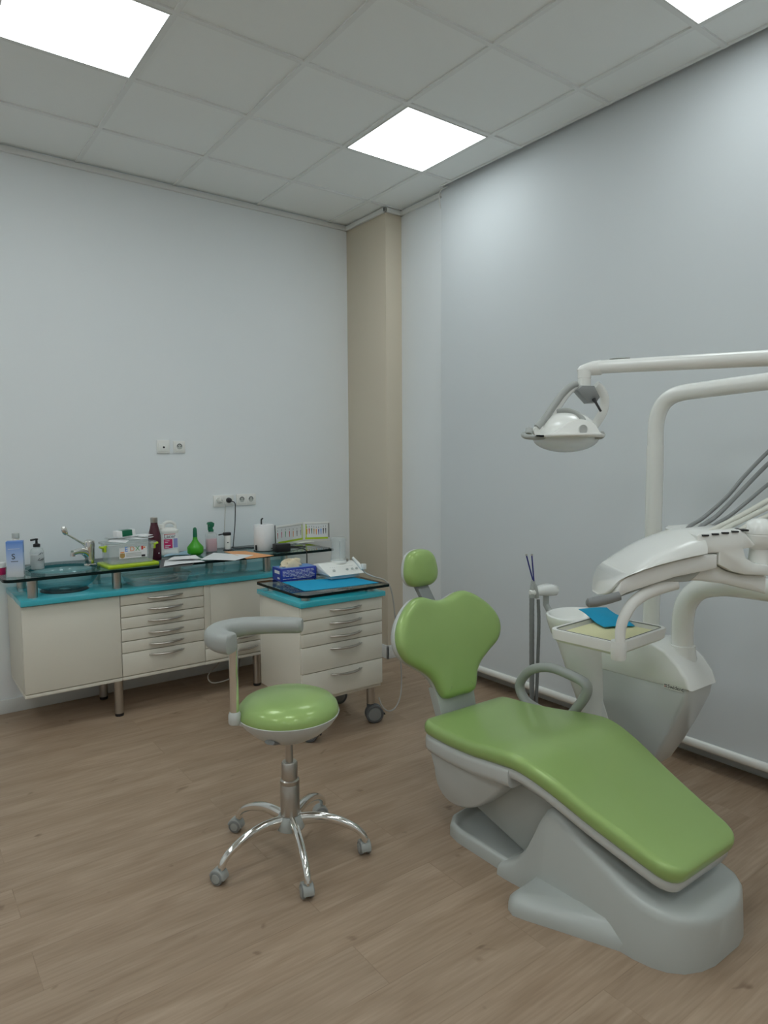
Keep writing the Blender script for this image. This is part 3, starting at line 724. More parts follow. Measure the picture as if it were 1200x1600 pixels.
sheet('paper_sheet', px4((262, 880), (316, 877), (306, 872), (272, 873)), GZ+.015, 'topmost curled white sheet of the folder heap', 'paper', 'paper', wob=.006)
sheet('pouch', px4((255, 873), (298, 869), (298, 863), (270, 865)), GZ+.006, 'pale blue plastic pouch by the green squeeze bottle', pm('pale_blue_film', (.30, .52, .66, 1), .3), 'pouch', wob=.012)
sheet('paper_sheet', px4((313, 875), (367, 876), (396, 868), (334, 864)), GZ+.002, 'large blank white sheet half under the spray bottle front', 'paper', 'paper')
sheet('envelope', px4((356, 862), (352, 867), (395, 868), (430, 869)) if False else px4((350, 862), (385, 873), (428, 868.5), (384, 861)), GZ+.0005, 'orange paper envelope beneath the white sheet', 'orange', 'envelope')
# clear organiser box under the glass
ob = thing('organiser_box', 'clear divided plastic box on the turquoise worktop under glass', 'box', (-1.52, -.37, CT+.032))
mb = MB(Matrix.Translation((-1.52, -.37, CT+.033)) @ Matrix.Rotation(math.radians(2), 4, 'Z'))
mb.loft([[(x, y, z) for x, y in rrect(w_, d_, .025)] for w_, d_, z in ((.33, .20, 0), (.36, .225, .045), (.375, .24, .047), (.375, .24, .056), (.34, .21, .060))], 'clear'); mb.build('shell', ob)
mb = MB(Matrix.Translation((-1.52, -.37, CT+.033)) @ Matrix.Rotation(math.radians(2), 4, 'Z'))
mb.ctube(smooth([(-.06, -.118, .02), (.07, -.118, .02), (.08, -.118, .04), (-.07, -.118, .04)], 6, True), .005, 'clear', 8, up=(0, 1, 0)); mb.build('clasp', ob)

#@@TROLLEY
tx0, tx1, tyf, tyb = -1.14, -.615, -1.50, -1.02
tr = thing('trolley', 'cream drawer trolley on casters with turquoise top', 'trolley', ((tx0+tx1)/2, -1.26, 0))
MB().box((tx0, tyf+.019, .215), (tx1, tyb, .74), 'cream', .002).build('body', tr)
zz = [.738, .668, .596, .524, .382, .236]
for k in range(5): front('drawer', tx0, tx1, zz[k+1], zz[k], tyf, tr, (.205, .55 if k < 3 else .80, .015))
MB().box((tx0-.012, tyf-.018, .74), (tx1+.012, tyb+.01, .768), 'teal', .004).build('top_slab', tr)
for x in (tx0+.055, tx1-.055):
    for y in (tyf+.045, tyb-.05): MB().tube([(x, y, .768), (x, y, .793)], .025, 'steel', 20).build('post', tr)
glass_slab('glass_top', tr, round_rect_xy(tx0-.01, tx1+.035, tyf-.035, tyb+.025, (.01, .02, .05, .02)), .808, .0145)
def caster(par, x, y, rz, brake):
    R = Matrix.Translation((x, y, 0)) @ Matrix.Rotation(rz, 4, 'Z')
    MB().tube([(x, y, .115), (x, y, .215)], .0235, 'steel', 18).build('leg', par)
    mb = MB(R); 
    for s in (-1, 1):
        mb.lathe([(.010, -.0), (.048, .0), (.052, .004), (.052, .016), (.048, .020), (.040, .0205), (.0385, .016)], (s*.006, -.02, .053), 'greyd', 28, axis=(s, 0, 0))
        mb.lathe([(.0385, .0), (.0375, .003), (.03, .0035)], (s*.0225, -.02, .053), 'grey', 26, axis=(s, 0, 0))
    w = mb.build('caster', par)
    mb = MB(R).prism([(-.035, .06), (-.005, .11), (.022, .115), (.022, .09), (.0, .06)], (Vector(), Y, Z, X), -.012, .012, 'greyd', .004)
    mb.tube([(0, .0, .10), (0, 0, .13)], .012, 'greyd', 12)
    if brake: mb.prism([(-.085, .040), (-.03, .055), (-.03, .075), (-.082, .050)], (Vector(), Y, Z, X), -.012, .012, 'black', .003)
    mb.build('fork', w)
caster(tr, tx1-.05, tyf+.05, math.radians(66), True); caster(tr, tx0+.05, tyf+.05, math.radians(40), True)
caster(tr, tx1-.05, tyb-.05, math.radians(70), False); caster(tr, tx0+.05, tyb-.05, math.radians(130), False)
TG = .808
def tp4(*uv): return [tuple(on(u, v, 'z', TG+.001)) for u, v in uv]
sheet('paper_cover', tp4((441, 910), (476, 924), (592, 911), (553, 902)), TG+.0003, 'bright blue paper cover spread over the trolley glass', 'bluepaper', 'paper')
# glove box
a, b = on(426, 905, 'z', TG), on(439, 909.5, 'z', TG)
c_ = on(494.5, 903.5, 'z', TG); d = (c_-b); Lg = d.length; d.normalize(); e_ = (a-b).normalized()
gb = thing('glove_box', 'blue carton of latex gloves on the trolley', 'glove box', (b+c_)/2)
e2 = Vector((-d.y, d.x, 0)); Dg = .125; hg = .074
mb = MB().prism([(0, 0), (Lg, 0), (Lg, hg), (0, hg)], (b, d, Z, e2), 0, Dg, 'navy', .0015)
mb.prism([(.01, .005), (Lg-.01, .005), (Lg-.01, Dg-.008), (.01, Dg-.008)], (b+Z*(hg+.0002), d, e2, Z), 0, .0006, 'skyb')
rg = random.Random(5)
for r_ in range(7):
    x = .012
    if r_ == 1: x = .08
    while x < Lg-.03:
        w_ = rg.uniform(.012, .03); mb.prism([(x, .012+r_*.008), (min(x+w_, Lg-.012), .012+r_*.008), (min(x+w_, Lg-.012), .0145+r_*.008), (x, .0145+r_*.008)], (b, d, Z, -e2), .0002, .0008, 'paper'); x += w_+.005
mb.prism([(-.018, .042), (-.09, .042), (-.09, .060), (-.018, .060)], (b, -e2, Z, -d), .0002, .0008, 'paper')
mb.prism([(-.018, .012), (-.05, .012), (-.05, .022), (-.018, .022)], (b, -e2, Z, -d), .0002, .0008, 'paper')
mb.build('carton', gb)
gc = b+d*(Lg*.42)+e2*(Dg*.5)+Z*hg
mb = MB(Matrix.Translation(gc)); n = 22; rings = []
for k in range(8):
    a = k/7*PI/2; rings.append([((.066*math.cos(a)+.011*math.sin(3*t_)+.009*math.sin(5*t_+1+2*k))*math.cos(t_)*(1 if a < 1.5 else .1), (.036*math.cos(a)+.004*math.sin(4*t_))*math.sin(t_)*(1 if a < 1.5 else .1), .046*math.sin(a)*(1+.38*math.sin(3*t_+.6)*math.cos(a)+.12*math.sin(7*t_)*math.cos(a))) for t_ in [2*PI*q/n for q in range(n)]])
mb.loft(rings, 'latex'); tagl(mb, 'glove', 'crumpled cream latex glove sticking out of the blue carton', 'glove')
# ultrasonic scaler
a = on(519, 907, 'z', TG+.002); b = on(563.5, 901.5, 'z', TG+.002); d = b-a; Lu = d.length; d.normalize(); e2 = Vector((-d.y, d.x, 0))
us = thing('scaler', 'white ultrasonic scaler with clear bottle on the trolley', 'dental device', (a+b)/2)
fr = (a-d*.006, e2, Z, d); z0 = .0035
MB().prism([(.012, z0), (.19, z0), (.19, .028), (.0, .028), (.006, .016)], fr, .006, Lu+.006, 'white', .003).build('base', us)
prof_ = [(-.012, .028), (.0, .026), (.185, .026), (.195, .045), (.185, .072), (.150, .082), (.115, .080), (.06, .056), (.0, .036)]
MB().prism([(p_[0], p_[1]) for p_ in [tuple(v_) for v_ in [(q_.x, q_.y) for q_ in smooth([Vector((x_, y_, 0)) for x_, y_ in prof_], 4, True)]]], fr, -.018, Lu+.030, 'white', .006).build('housing', us)
nrm = Vector((0, 0, 0)); sl = Vector((e2.x*.056+0, e2.y*.056+0, .021)).normalized(); nr = d.cross(sl).normalized()
fr2 = lambda t_, s_: a+d*(s_*Lu)+e2*t_+Z*(.0375+.42*(t_-.0))
for s_ in (.16, .62, .80, .95):
    q_ = fr2(.030, s_)
    MB().lathe([(.0085, -.004), (.0085, .002), (.0065, .003)], q_+Z*.001, 'greyl', 16, axis=nr).lathe([(.0045, .003), (.004, .0036)], q_+Z*.001, 'grey', 12, axis=nr).build('button', us)
mb = MB()
for k in range(12): 
    q_ = fr2(.062, .12+.07*k)+nr*.0012; mb.box(q_-Vector((.0015, .001, .001)), q_+Vector((.0015, .001, .001)), 'grey')
mb.build('indicator', us)
q_ = a+d*(Lu*.64)+e2*.135+Z*.076
MB().lathe([(.048, 0), (.048, .012), (.044, .016)], q_, 'white', 28).build('bottle_seat', us)
MB().lathe([(.044, .012), (.047, .016), (.047, .034), (.044, .038), (.042, .042), (.042, .135), (.047, .137), (.047, .150), (.040, .155)], q_, 'clear', 28).build('water_bottle', us)
MB().tube([q_+Vector((.01, 0, .02)), q_+Vector((.01, 0, .13))], .0035, 'clear', 8).build('inner_tube', us)
MB().lathe([(.016, 0), (.016, .016), (.009, .018)], a+d*(Lu*.90)+e2*.135+Z*.080, 'steel', 16).build('knob', us)
h0 = on(551, 871, 'y', -1.30); h1 = on(566, 889, 'y', -1.36)
MB().tube([h0, h0.lerp(h1, .5), h1], [.007, .011, .010], 'whitem', 12).build('handpiece', us)
hk = on(567, 885, 'y', -1.36)
MB().box(hk-Vector((.012, .02, .016)), hk+Vector((.012, .01, .016)), 'white', .004).build('handpiece_rest', us)
c0 = [h1, on(571, 895, 'y', -1.37), on(584, 901, 'y', -1.40), on(600, 906, 'y', -1.42), on(609, 916, 'y', -1.44), on(614, 935, 'y', -1.44), on(617, 960, 'y', -1.43), on(623, 1000, 'y', -1.42),
      on(627, 1050, 'y', -1.40), on(626, 1085, 'y', -1.42), on(618, 1105, 'y', -1.44), on(607, 1111, 'y', -1.44), on(597, 1103, 'y', -1.40), on(592, 1090, 'y', -1.3)]
MB().tube(smooth(c0, 6), .0042, 'wireg', 8).build('hose', us)

#@@STOOL
sx, sy = -1.668, -2.33
st = thing('stool', 'dental stool with round green seat and grey arm rest', 'stool', (sx, sy, 0))
MB().lathe([(.188, .560), (.190, .572), (.184, .592), (.165, .612), (.13, .627), (.08, .636), (.03, .639), (.004, .640)], (sx, sy, 0), 'green', 56).build('seat', st)
MB().lathe([(.045, .458), (.085, .468), (.135, .496), (.170, .528), (.189, .555), (.192, .563), (.186, .566)], (sx, sy, 0), 'greyw', 56).build('seat_shell', st)
lvp = on(402, 1150, 'y', sy-.12)
MB().tube(smooth([(sx-.065, sy-.055, .486), (sx-.10, sy-.078, .494), (sx-.128, sy-.094, .508)], 4), .022, 'grey', 10, flat=.4).build('height_lever', st)
MB().tube([(sx, sy, .36), (sx, sy, .465)], .0145, 'steel', 20).lathe([(.0, .0), (.032, .0), (.030, .012)], (sx, sy, .452), 'greyw', 20).build('piston', st)
MB().lathe([(.0365, .14), (.0365, .280), (.0345, .283), (.0345, .285), (.0365, .287), (.0365, .299), (.0325, .303), (.031, .304), (.031, .362), (.027, .369), (.02, .369)], (sx, sy, 0), 'steel', 32).build('column', st)
MB().lathe([(.054, .112), (.056, .125), (.052, .145), (.042, .163), (.037, .163)], (sx, sy, 0), 'greyl', 30).lathe([(.014, .092), (.026, .098), (.032, .114)], (sx, sy, 0), 'steel', 20).build('hub', st)
for (wu, wv) in ((342, 1383), (480, 1402), (584, 1336), (511, 1270), (372, 1298)):
    w_ = on(wu, wv, 'z', 0); d = Vector((w_.x-sx, w_.y-sy, 0)); d.normalize(); R_ = .285
    pt = lambda r_, z_: Vector((sx, sy, 0))+d*r_+Z*z_
    path = smooth([pt(.040, .142), pt(.11, .149), (pt(.18, .138)), pt(.245, .110), pt(.276, .083), pt(.286, .060)], 5)
    n_ = len(path)
    lg = MB().tube(path, [.0165-.003*min(1, k/(n_*.7)) for k in range(n_)], 'chrome', 14, flat=[1.55-.55*min(1, k/(n_*.6)) for k in range(n_)]).build('leg', st)
    side = Vector((-d.y, d.x, 0)); tang = (side*.92+d*.38).normalized() if True else side
    rot = {342: 68, 480: 22, 584: 20, 511: 112, 372: 75}[wu]
    wax = Matrix.Rotation(math.radians(rot), 3, 'Z') @ Vector((RT.x, RT.y, 0)).normalized()      # wheel axle
    fw = Vector((-wax.y, wax.x, 0)); c0_ = pt(.286, .0)+fw*.012
    mb = MB()
    for s_ in (-1, 1):
        mb.lathe([(.004, 0), (.022, 0), (.0255, .003), (.0255, .011), (.022, .014), (.018, .0142), (.0175, .012), (.004, .0125)], c0_+wax*(s_*.008)+Z*.0265, 'grey', 22, axis=wax*s_)
        mb.lathe([(.0175, 0), (.016, .0025), (.002, .003)], c0_+wax*(s_*.0205)+Z*.0265, 'rest', 18, axis=wax*s_)
    cw = mb.build('caster', lg)
    hood = [(.0305*math.cos(a_), .0265+.0305*math.sin(a_)) for a_ in [PI*k/10+.15 for k in range(11)]]+[(.017*math.cos(a_), .0265+.017*math.sin(a_)) for a_ in [PI-PI*k/6 for k in range(7)]]
    mb = MB().prism(hood, (c0_, fw, Z, wax), -.019, .019, 'rest', .003).tube([pt(.286, .052), pt(.286, .07)], .008, 'chrome', 10)
    mb.build('caster_hood', cw)
# arm rest
pc = on(366, 1090, 'y', -2.30)
bk = Vector((pc.x, pc.y, 0))
MB().tube([bk+Z*.575, bk+Z*.86], .0165, 'chrome', 20).build('arm_post', st)
MB().lathe([(.020, .555), (.023, .56), (.023, .59), (.018, .60)], bk, 'greyw', 20).tube([bk+Z*.562, Vector((sx-.15, sy+.0, .545))], .012, 'greyw', 10).build('post_socket', st)
yA = bk.y
# crescent seen from above: from post tip sweeping behind the seat to the right
cres = [(335, 996, .55), (352, 985, .65), (372, 976, .8), (395, 970, 1), (420, 966.5, .95), (445, 966.5, .8), (463, 968, .62), (471, 970, .45)]
def cr(u, v, z_=.875): return on(u, v, 'z', z_)
tipA = on(356, 1000, 'z', .885)
P_ = [bk+Vector((-.02, -.045, .876)), bk+Vector((-.045, .0, .880)), bk+Vector((-.035, .065, .884)), bk+Vector((.02, .115, .886)), bk+Vector((.095, .128, .886)), bk+Vector((.165, .105, .885)), bk+Vector((.235, .060, .884)), bk+Vector((.292, .012, .883))]
path = smooth(P_, 6); n_ = len(path); rings = []
for k, q_ in enumerate(path):
    s_ = k/(n_-1); t_ = (path[min(k+1, n_-1)]-path[max(k-1, 0)]); t_.z = 0; t_.normalize(); sd_ = Vector((-t_.y, t_.x, 0))
    w_ = .078+.012*math.sin(PI*s_); h_ = .074-.020*s_
    ee = min(1, min(s_, 1-s_)/.06+.25); ee = math.sqrt(max(.05, 1-(1-min(1, ee))**2))
    rings.append([q_+sd_*(x_*ee)+Z*(y_*(.55+.45*ee)-.012) for x_, y_ in rrect(w_, h_, .026, 4)])
MB().loft(rings, 'rest').build('arm_rest', st)

#@@CHAIR
cx = -.868
ch = thing('dental_chair', 'green upholstered dental chair with pale grey base', 'dental chair', (cx, -3.05, 0))
def zc(y): return sinterp([-3.545, -3.28, -3.12, -3.0, -2.9, -2.75, -2.6, -2.44], [.296, .388, .452, .483, .478, .455, .440, .434], y)
def hw(y):
    w_ = sinterp([-3.545, -3.28, -3.0, -2.85, -2.65, -2.44], [.190, .237, .283, .286, .268, .245], y); 
    for e_, r_ in ((-3.550, .06), (-2.435, .05)):
        dd = abs(y-e_)
        if dd < r_: w_ -= r_*(1-math.sqrt(max(0, 1-(1-dd/r_)**2)))
    return w_
def seat_sections(ys, top, th, grow, r_):
    rings = []
    for y in ys:
        w_ = hw(y)+grow; dy = .002; sl = (zc(min(y+.03, -2.44))-zc(max(y-.03, -3.545)))/(min(y+.03, -2.44)-max(y-.03, -3.545)); nx = Vector((0, -sl, 1)).normalized()
        e = min(abs(y+3.550), abs(y+2.435)); k = min(1, e/.028); rr = math.sqrt(max(.02, 1-(1-k)**2))
        c_ = Vector((cx, y, zc(y)))+nx*(top-th/2)
        rings.append([c_+X*p_+nx*q_*(.35+.65*rr) for p_, q_ in rrect(2*w_, th, r_, 6)])
    return rings
ys = [-3.549, -3.546, -3.54, -3.53, -3.515, -3.495]+[-3.47+.03*k for k in range(34)]+[-2.46, -2.448, -2.442, -2.438, -2.436]
MB().loft(seat_sections(ys, 0, .060, 0, .026), 'green').build('seat_cushion', ch, angle=60)
ysl = [y for y in ys if y < -2.955]; ysr = [y for y in ys if y > -2.965]
MB().loft(seat_sections([y+.004 for y in ysl], -.050, .048, -.008, .022), 'greyw').build('leg_shell', ch, angle=60)
MB().loft([[(p.x, p.y, p.z) for p in r_] for r_ in seat_sections(ysr, -.050, .082, -.004, .028)], 'greyw').build('seat_shell', ch, angle=60)
# bucket below the seat
prof_ = [(-2.49, .345), (-2.505, .25), (-2.525, .185), (-2.575, .145), (-2.65, .140), (-2.74, .172), (-2.82, .235), (-2.88, .305), (-2.91, .385), (-2.70, .40)]
sm = [(q_.x, q_.y) for q_ in smooth([Vector((a_, b_, 0)) for a_, b_ in prof_], 3, True)]
MB().prism(sm, (Vector((cx, 0, 0)), Y, Z, X), -.235, .235, 'greyw', .022).build('side_cover', ch, angle=60)
# lifting arm
prof_ = [(-2.58, .33), (-2.55, .21), (-2.66, .125), (-2.95, .050), (-3.10, .10), (-3.16, .22), (-3.15, .275), (-3.08, .325), (-2.88, .335)]
MB().prism(prof_, (Vector((cx, 0, 0)), Y, Z, X), -.150, .150, 'greyl', .014).build('lift_arm', ch)
MB().box((cx-.17, -3.17, .30), (cx+.17, -2.86, .385), 'greyl', .02, 3, R=Matrix.Rotation(math.radians(7), 4, 'X')).build('lift_cover', ch)
# base casting
def base_sec(y, hwb, hwt, h_, n=8):
    """cross-section at y: floor half width, top half width, height"""
    r_ = min(.030, h_*.4)
    L_ = [(-hwb, 0), (-hwb, min(.012, h_*.2))]
    R1 = [(-hwt-.006, h_-r_), (-hwt, h_-r_*.5), (-hwt+r_*.4, h_-r_*.12), (-hwt+r_, h_)]
    half = L_+R1
    return [(cx+a_, y, b_) for a_, b_ in half]+[(cx-a_, y, b_) for a_, b_ in reversed(half)]
rings = []
for (y, hb, ht, h_) in ((-2.895, .262, .255, .040), (-2.93, .262, .250, .060), (-2.965, .258, .240, .090), (-3.00, .254, .232, .140), (-3.03, .252, .226, .205), (-3.055, .250, .222, .265), (-3.08, .250, .219, .308), (-3.10, .250, .217, .318), (-3.13, .249, .215, .310),
                        (-3.22, .248, .212, .266), (-3.30, .247, .210, .226), (-3.38, .246, .210, .190), (-3.44, .242, .210, .172), (-3.49, .230, .202, .166), (-3.53, .210, .186, .165), (-3.565, .176, .155, .160), (-3.59, .125, .108, .150), (-3.602, .07, .055, .135)):
    rings.append(base_sec(y, hb, ht, h_))
MB().loft(rings, 'greyl').build('base', ch, angle=50)
for sg in (-1, 1):   # flared feet at both sides of the base
    pl = [(.10, -3.02), (.345, -3.035), (.375, -3.055), (.385, -3.085), (.372, -3.12), (.325, -3.22), (.27, -3.34), (.235, -3.42), (.10, -3.42)]
    ring0 = [(cx+sg*a_, b_, 0) for a_, b_ in pl]; ring1 = [(cx+sg*(a_-.001), b_, .028) for a_, b_ in pl]
    pl2 = offset(pl, .014); ring2 = [(cx+sg*a_, b_, .046) for a_, b_ in pl2]; pl3 = offset(pl, .035)
    ring3 = [(cx+sg*a_, b_, .058+max(0, .30-a_)*.18) for a_, b_ in pl3]
    MB().loft([ring0, ring1, ring2, ring3], 'greyl').build('base_foot', ch, angle=60)
# rear floor plate with raised rim
pl = [(-.235, -2.93), (-.238, -2.66), (-.225, -2.60), (-.17, -2.555), (-.05, -2.535), (.05, -2.535), (.17, -2.555), (.225, -2.60), (.238, -2.66), (.235, -2.93)]
o_ = (Vector((cx, 0, 0)), X, Y, Z)
def pring(ins, z_): return [(cx+a_, b_, z_) for a_, b_ in (offset(pl, ins) if ins else pl)]
MB().loft([pring(0, 0), pring(0, .040), pring(.006, .050), pring(.018, .052), pring(.032, .036), pring(.05, .030)], 'greyl').build('base_plate', ch, angle=60)
MB().tube([(cx-.05, -2.56, .07), (cx-.05, -2.50, .075), (cx-.04, -2.48, .085)], [.014, .014, .006], 'steel', 12).build('hose_connector', ch)
# backrest
tl = math.radians(17.5)
bd = Vector((0, math.sin(tl), math.cos(tl))); bn = Vector((0, -math.cos(tl), math.sin(tl)))     # up the back, towards the sitter
bo = Vector((cx, -2.388, .465))
half = [(0, .003), (.06, .001), (.095, .012), (.114, .045), (.130, .085), (.165, .125), (.225, .165), (.280, .20), (.309, .245), (.314, .29), (.300, .335), (.272, .375), (.235, .410), (.195, .438), (.15, .456), (.105, .456), (.065, .444), (.03, .434)]
half = [(a_*.955, b_*1.0) for a_, b_ in half]
out = half[1:] + [(0, .431)] + [(-a_, b_) for a_, b_ in reversed(half[1:])] + [(0, .003)]
outl = [(q_.x, q_.y) for q_ in smooth([Vector((a_, b_, 0)) for a_, b_ in out], 3, True)]
outl = [(a_, b_*.985) for a_, b_ in outl]
fb_ = (bo, X, bd, bn)
dish = lambda p_, q_: .030*(p_/.31)**2-.0
MB().pad(outl, fb_, [(.012, -.004), (0, .008), (-.001, .022), (.004, .036), (.014, .046), (.030, .052), (.05, .0535)], 'green', lambda p_, q_: .034*(abs(p_)/.31)**2.2).build('backrest_cushion', ch, angle=60)
MB().pad(outl, (bo, X, bd, -bn), [(.008, -.010), (.002, 0), (.0, .012), (.010, .034), (.03, .048), (.05, .054)], 'greyw', lambda p_, q_: -.034*(abs(p_)/.31)**2.2).build('backrest_shell', ch, angle=60)
MB().prism([(-.100, -.10), (.100, -.10), (.112, .06), (-.112, .06)], (bo-bn*.012, X, bd, bn), -.03, .018, 'greyl', .006).build('backrest_bracket', ch)
# headrest
ho = Vector((cx+.0, -2.138, .918)); t2 = math.radians(6)
hd = Vector((0, math.sin(t2), math.cos(t2))); hn = Vector((0, -math.cos(t2), math.sin(t2)))
hh = [(0, 0), (.045, .002), (.078, .018), (.094, .052), (.092, .095), (.078, .140), (.052, .164), (.022, .172), (0, .174)]
ho_ = hh[1:]+[(-a_, b_) for a_, b_ in reversed(hh[1:-1])]+[(0, 0)]
hl = [(q_.x, q_.y) for q_ in smooth([Vector((a_, b_, 0)) for a_, b_ in ho_], 4, True)]
MB().pad(hl, (ho, X, hd, hn), [(.008, -.004), (0, .008), (.002, .026), (.012, .042), (.03, .052), (.04, .054)], 'green').build('headrest_cushion', ch, angle=60)
MB().pad(hl, (ho, X, hd, -hn), [(.006, -.008), (0, 0), (.0, .010), (.012, .026), (.035, .034)], 'greyw').build('headrest_shell', ch, angle=60)
MB().prism([(-2.272, .79), (-2.248, .79), (-2.095, .962), (-2.105, .99), (-2.12, .975)], (Vector((cx, 0, 0)), Y, Z, X), -.034, .034, 'grey', .004).build('headrest_bar', ch)
# arm rest loop at the far side
ax_ = -.575
pts = [on(848, 1112, 'x', ax_), on(822, 1095, 'x', ax_), on(812, 1070, 'x', ax_), on(828, 1048, 'x', ax_), on(858, 1043, 'x', ax_), on(892, 1055, 'x', ax_), on(916, 1070, 'x', ax_), on(914, 1088, 'x', ax_), on(900, 1108, 'x', ax_), on(892, 1118, 'x', ax_)]
MB().tube(smooth(pts, 5), .0205, 'rest', 14, flat=1.15, up=(1, 0, 0)).build('arm_loop', ch)

#@@UNIT
ux0, ux1 = -.38, -.17
un = thing('dental_unit', 'white dental unit column with cuspidor bowl behind the chair', 'dental unit', (-.27, -2.9, 0))
def u_(u, v, x=ux0): p_ = on(u, v, 'x', x); return (p_.y, p_.z)
fu = (Vector((0, 0, 0)), Y, Z, X)
upx = [(903, 1037), (905, 1020), (912, 1010), (935, 1005), (990, 1003), (1015, 1004), (1038, 1018), (1058, 1040), (1072, 1062), (1078, 1082), (990, 1061)]
prof_ = [u_(*q_) for q_ in upx]
MB().prism(prof_, fu, ux0, ux1, 'white', .018).build('upper_body', un, angle=55)
lpx = [(906, 1033), (990, 1055), (1074, 1078), (1070, 1100), (1060, 1120), (1046, 1145), (1030, 1172), (1010, 1200), (985, 1215), (960, 1190), (945, 1135)]
MB().prism([u_(*q_, x=ux0+.003) for q_ in lpx], fu, ux0+.003, ux1-.004, 'greyw', .02).build('lower_body', un, angle=45)
MB().prism([u_(*q_, x=ux0+.0) for q_ in [(906, 1042), (927, 1047), (952, 1130), (945, 1135)]], fu, ux0-.001, ux0+.03, 'white', .004).build('front_panel', un)
a_, b_ = on(1039, 1072, 'x', ux0), on(1066, 1078, 'x', ux0)
a_, b_ = on(1038, 1074, 'x', ux0), on(1066, 1081.5, 'x', ux0)
d = (b_-a_); Ln = d.length; d.normalize()
RM = Matrix(((d.x, 0, -1, 0), (d.y, 0, 0, 0), (d.z, 1, 0, 0), (0, 0, 0, 1)))
zup = Vector((0, 0, 1)); RM = Matrix.Identity(4)
nx_ = Vector((-1, 0, 0)); yv = nx_.cross(d).normalized()
for i in range(3): RM[i][0] = d[i]; RM[i][1] = yv[i]; RM[i][2] = nx_[i]; RM[i][3] = (a_+nx_*.0006)[i]
mb = MB(RM).box((-.002, -.002, 0), (Ln+.002, .020, .001), 'whitem')
mb.text('Swident', .0205, Matrix.Translation((.015, .003, .0012)), 'ink', .0004)
for k in range(2):
    for l in range(2): mb.box((.002+k*.0055, .004+l*.007, .001), (.0055+k*.0055, .0085+l*.007, .0018), 'ink' if k+l else 'inkr')
mb.build('logo_label', un)
# cuspidor bowl and its tapering column
bcx, bcy, bzr = -.29, -2.53, .800
bc_ = on(906, 960, 'z', .80); bcx, bcy = bc_.x, bc_.y
mb = MB(); rings = []
for r_, z_ in ((.05, .60), (.09, .66), (.125, .715), (.142, .765), (.148, .790), (.146, .800), (.138, .803), (.130, .798), (.118, .770), (.09, .735), (.03, .722)):
    rings.append([(bcx+1.05*r_*math.cos(2*PI*k/40), bcy+r_*math.sin(2*PI*k/40), z_) for k in range(40)])
mb.loft(rings, 'white').build('bowl', un)
rings = []
for k in range(11):
    s_ = k/10; z_ = .755-.52*s_; cyy = bcy-.015-.12*s_; cxx = bcx+.02*s_
    hx = .138-.075*s_; hy = .138-.085*s_
    rings.append([(cxx+p_, cyy+q_, z_) for p_, q_ in rrect(2*hx, 2*hy, min(hx, hy)*.96, 6)])
MB().loft(rings, 'whitem').build('bowl_column', un)
MB().box((-.33, bcy-.30, .55), (-.22, bcy-.02, .66), 'white', .03, 3).build('bowl_bracket', un)
# pole, upper arm
px_, py_ = -.235, -2.93
up_ = on(1022, 650, 'x', px_)
pole = [Vector((px_, py_, .72)), Vector((px_, py_, 1.56))]
MB().tube(pole, .0345, 'white', 20).build('pole_sleeve', un)
MB().lathe([(.048, .715), (.045, .735), (.036, .745)], (px_, py_, 0), 'white', 24).build('pole_collar', un)
k0 = [Vector((px_, py_, 1.555)), Vector((px_, py_, 1.64)), Vector((px_, py_-.012, 1.70)), Vector((px_, py_-.045, 1.745)), Vector((px_, py_-.10, 1.768)), Vector((px_, py_-.2, 1.775)), Vector((px_, py_-.45, 1.785)), Vector((px_, py_-.80, 1.795))]
MB().tube(smooth(k0, 5), .0325, 'white', 20).lathe([(.034, 0), (.037, .002), (.037, .10), (.034, .102)], k0[-1]-Z*.05, 'white', 24).build('lamp_arm_lower', un)
# supply pipe to the delivery head
P_ = [on(1074, 1030, 'x', -.26), on(1074, 1005, 'x', -.26)]
q0_ = Vector((-.255, -3.085, .655)); 
pp = [q0_, q0_+Z*.10, q0_+Z*.20, q0_+Vector((0, -.015, .27)), q0_+Vector((0, -.06, .325)), q0_+Vector((0, -.13, .352)), q0_+Vector((-.005, -.25, .365)), q0_+Vector((-.02, -.62, .37))]
MB().tube(smooth(pp, 6), .0425, 'white', 22).build('supply_pipe', un)
MB().lathe([(.066, -.03), (.060, .02), (.054, .055), (.050, .085), (.050, .09), (.042, .092)], q0_, 'white', 28).build('pipe_collar', un)
# suction holder on its post
hx_, hy_ = -.19, -2.30
pc_ = on(853, 940, 'y', hy_)
px1 = pc_.x
MB().tube([(px1, hy_, .835), (px1, hy_, .765), (px1-.005, hy_-.03, .735), (bcx+.02, bcy+.04, .70)], .016, 'greyl', 14).build('holder_post', un)
o_ = on(848, 930, 'y', hy_-.02)
e1 = on(828, 926, 'y', hy_-.02); e2_ = on(866, 921, 'y', hy_)
mb = MB(); rings = []
for s_, w_, h_ in ((0, .012, .02), (.08, .030, .034), (.25, .04, .04), (.5, .05, .052), (.75, .062, .060), (.92, .06, .055), (1, .035, .035)):
    c_ = e1.lerp(e2_, s_)+Z*(.004*math.sin(PI*s_)); rings.append([c_+Vector((0, p_, q_)) for p_, q_ in rrect(w_*1.4, h_, h_*.45, 4)])
mb.loft(rings, 'white').build('suction_holder', un)
hs = []
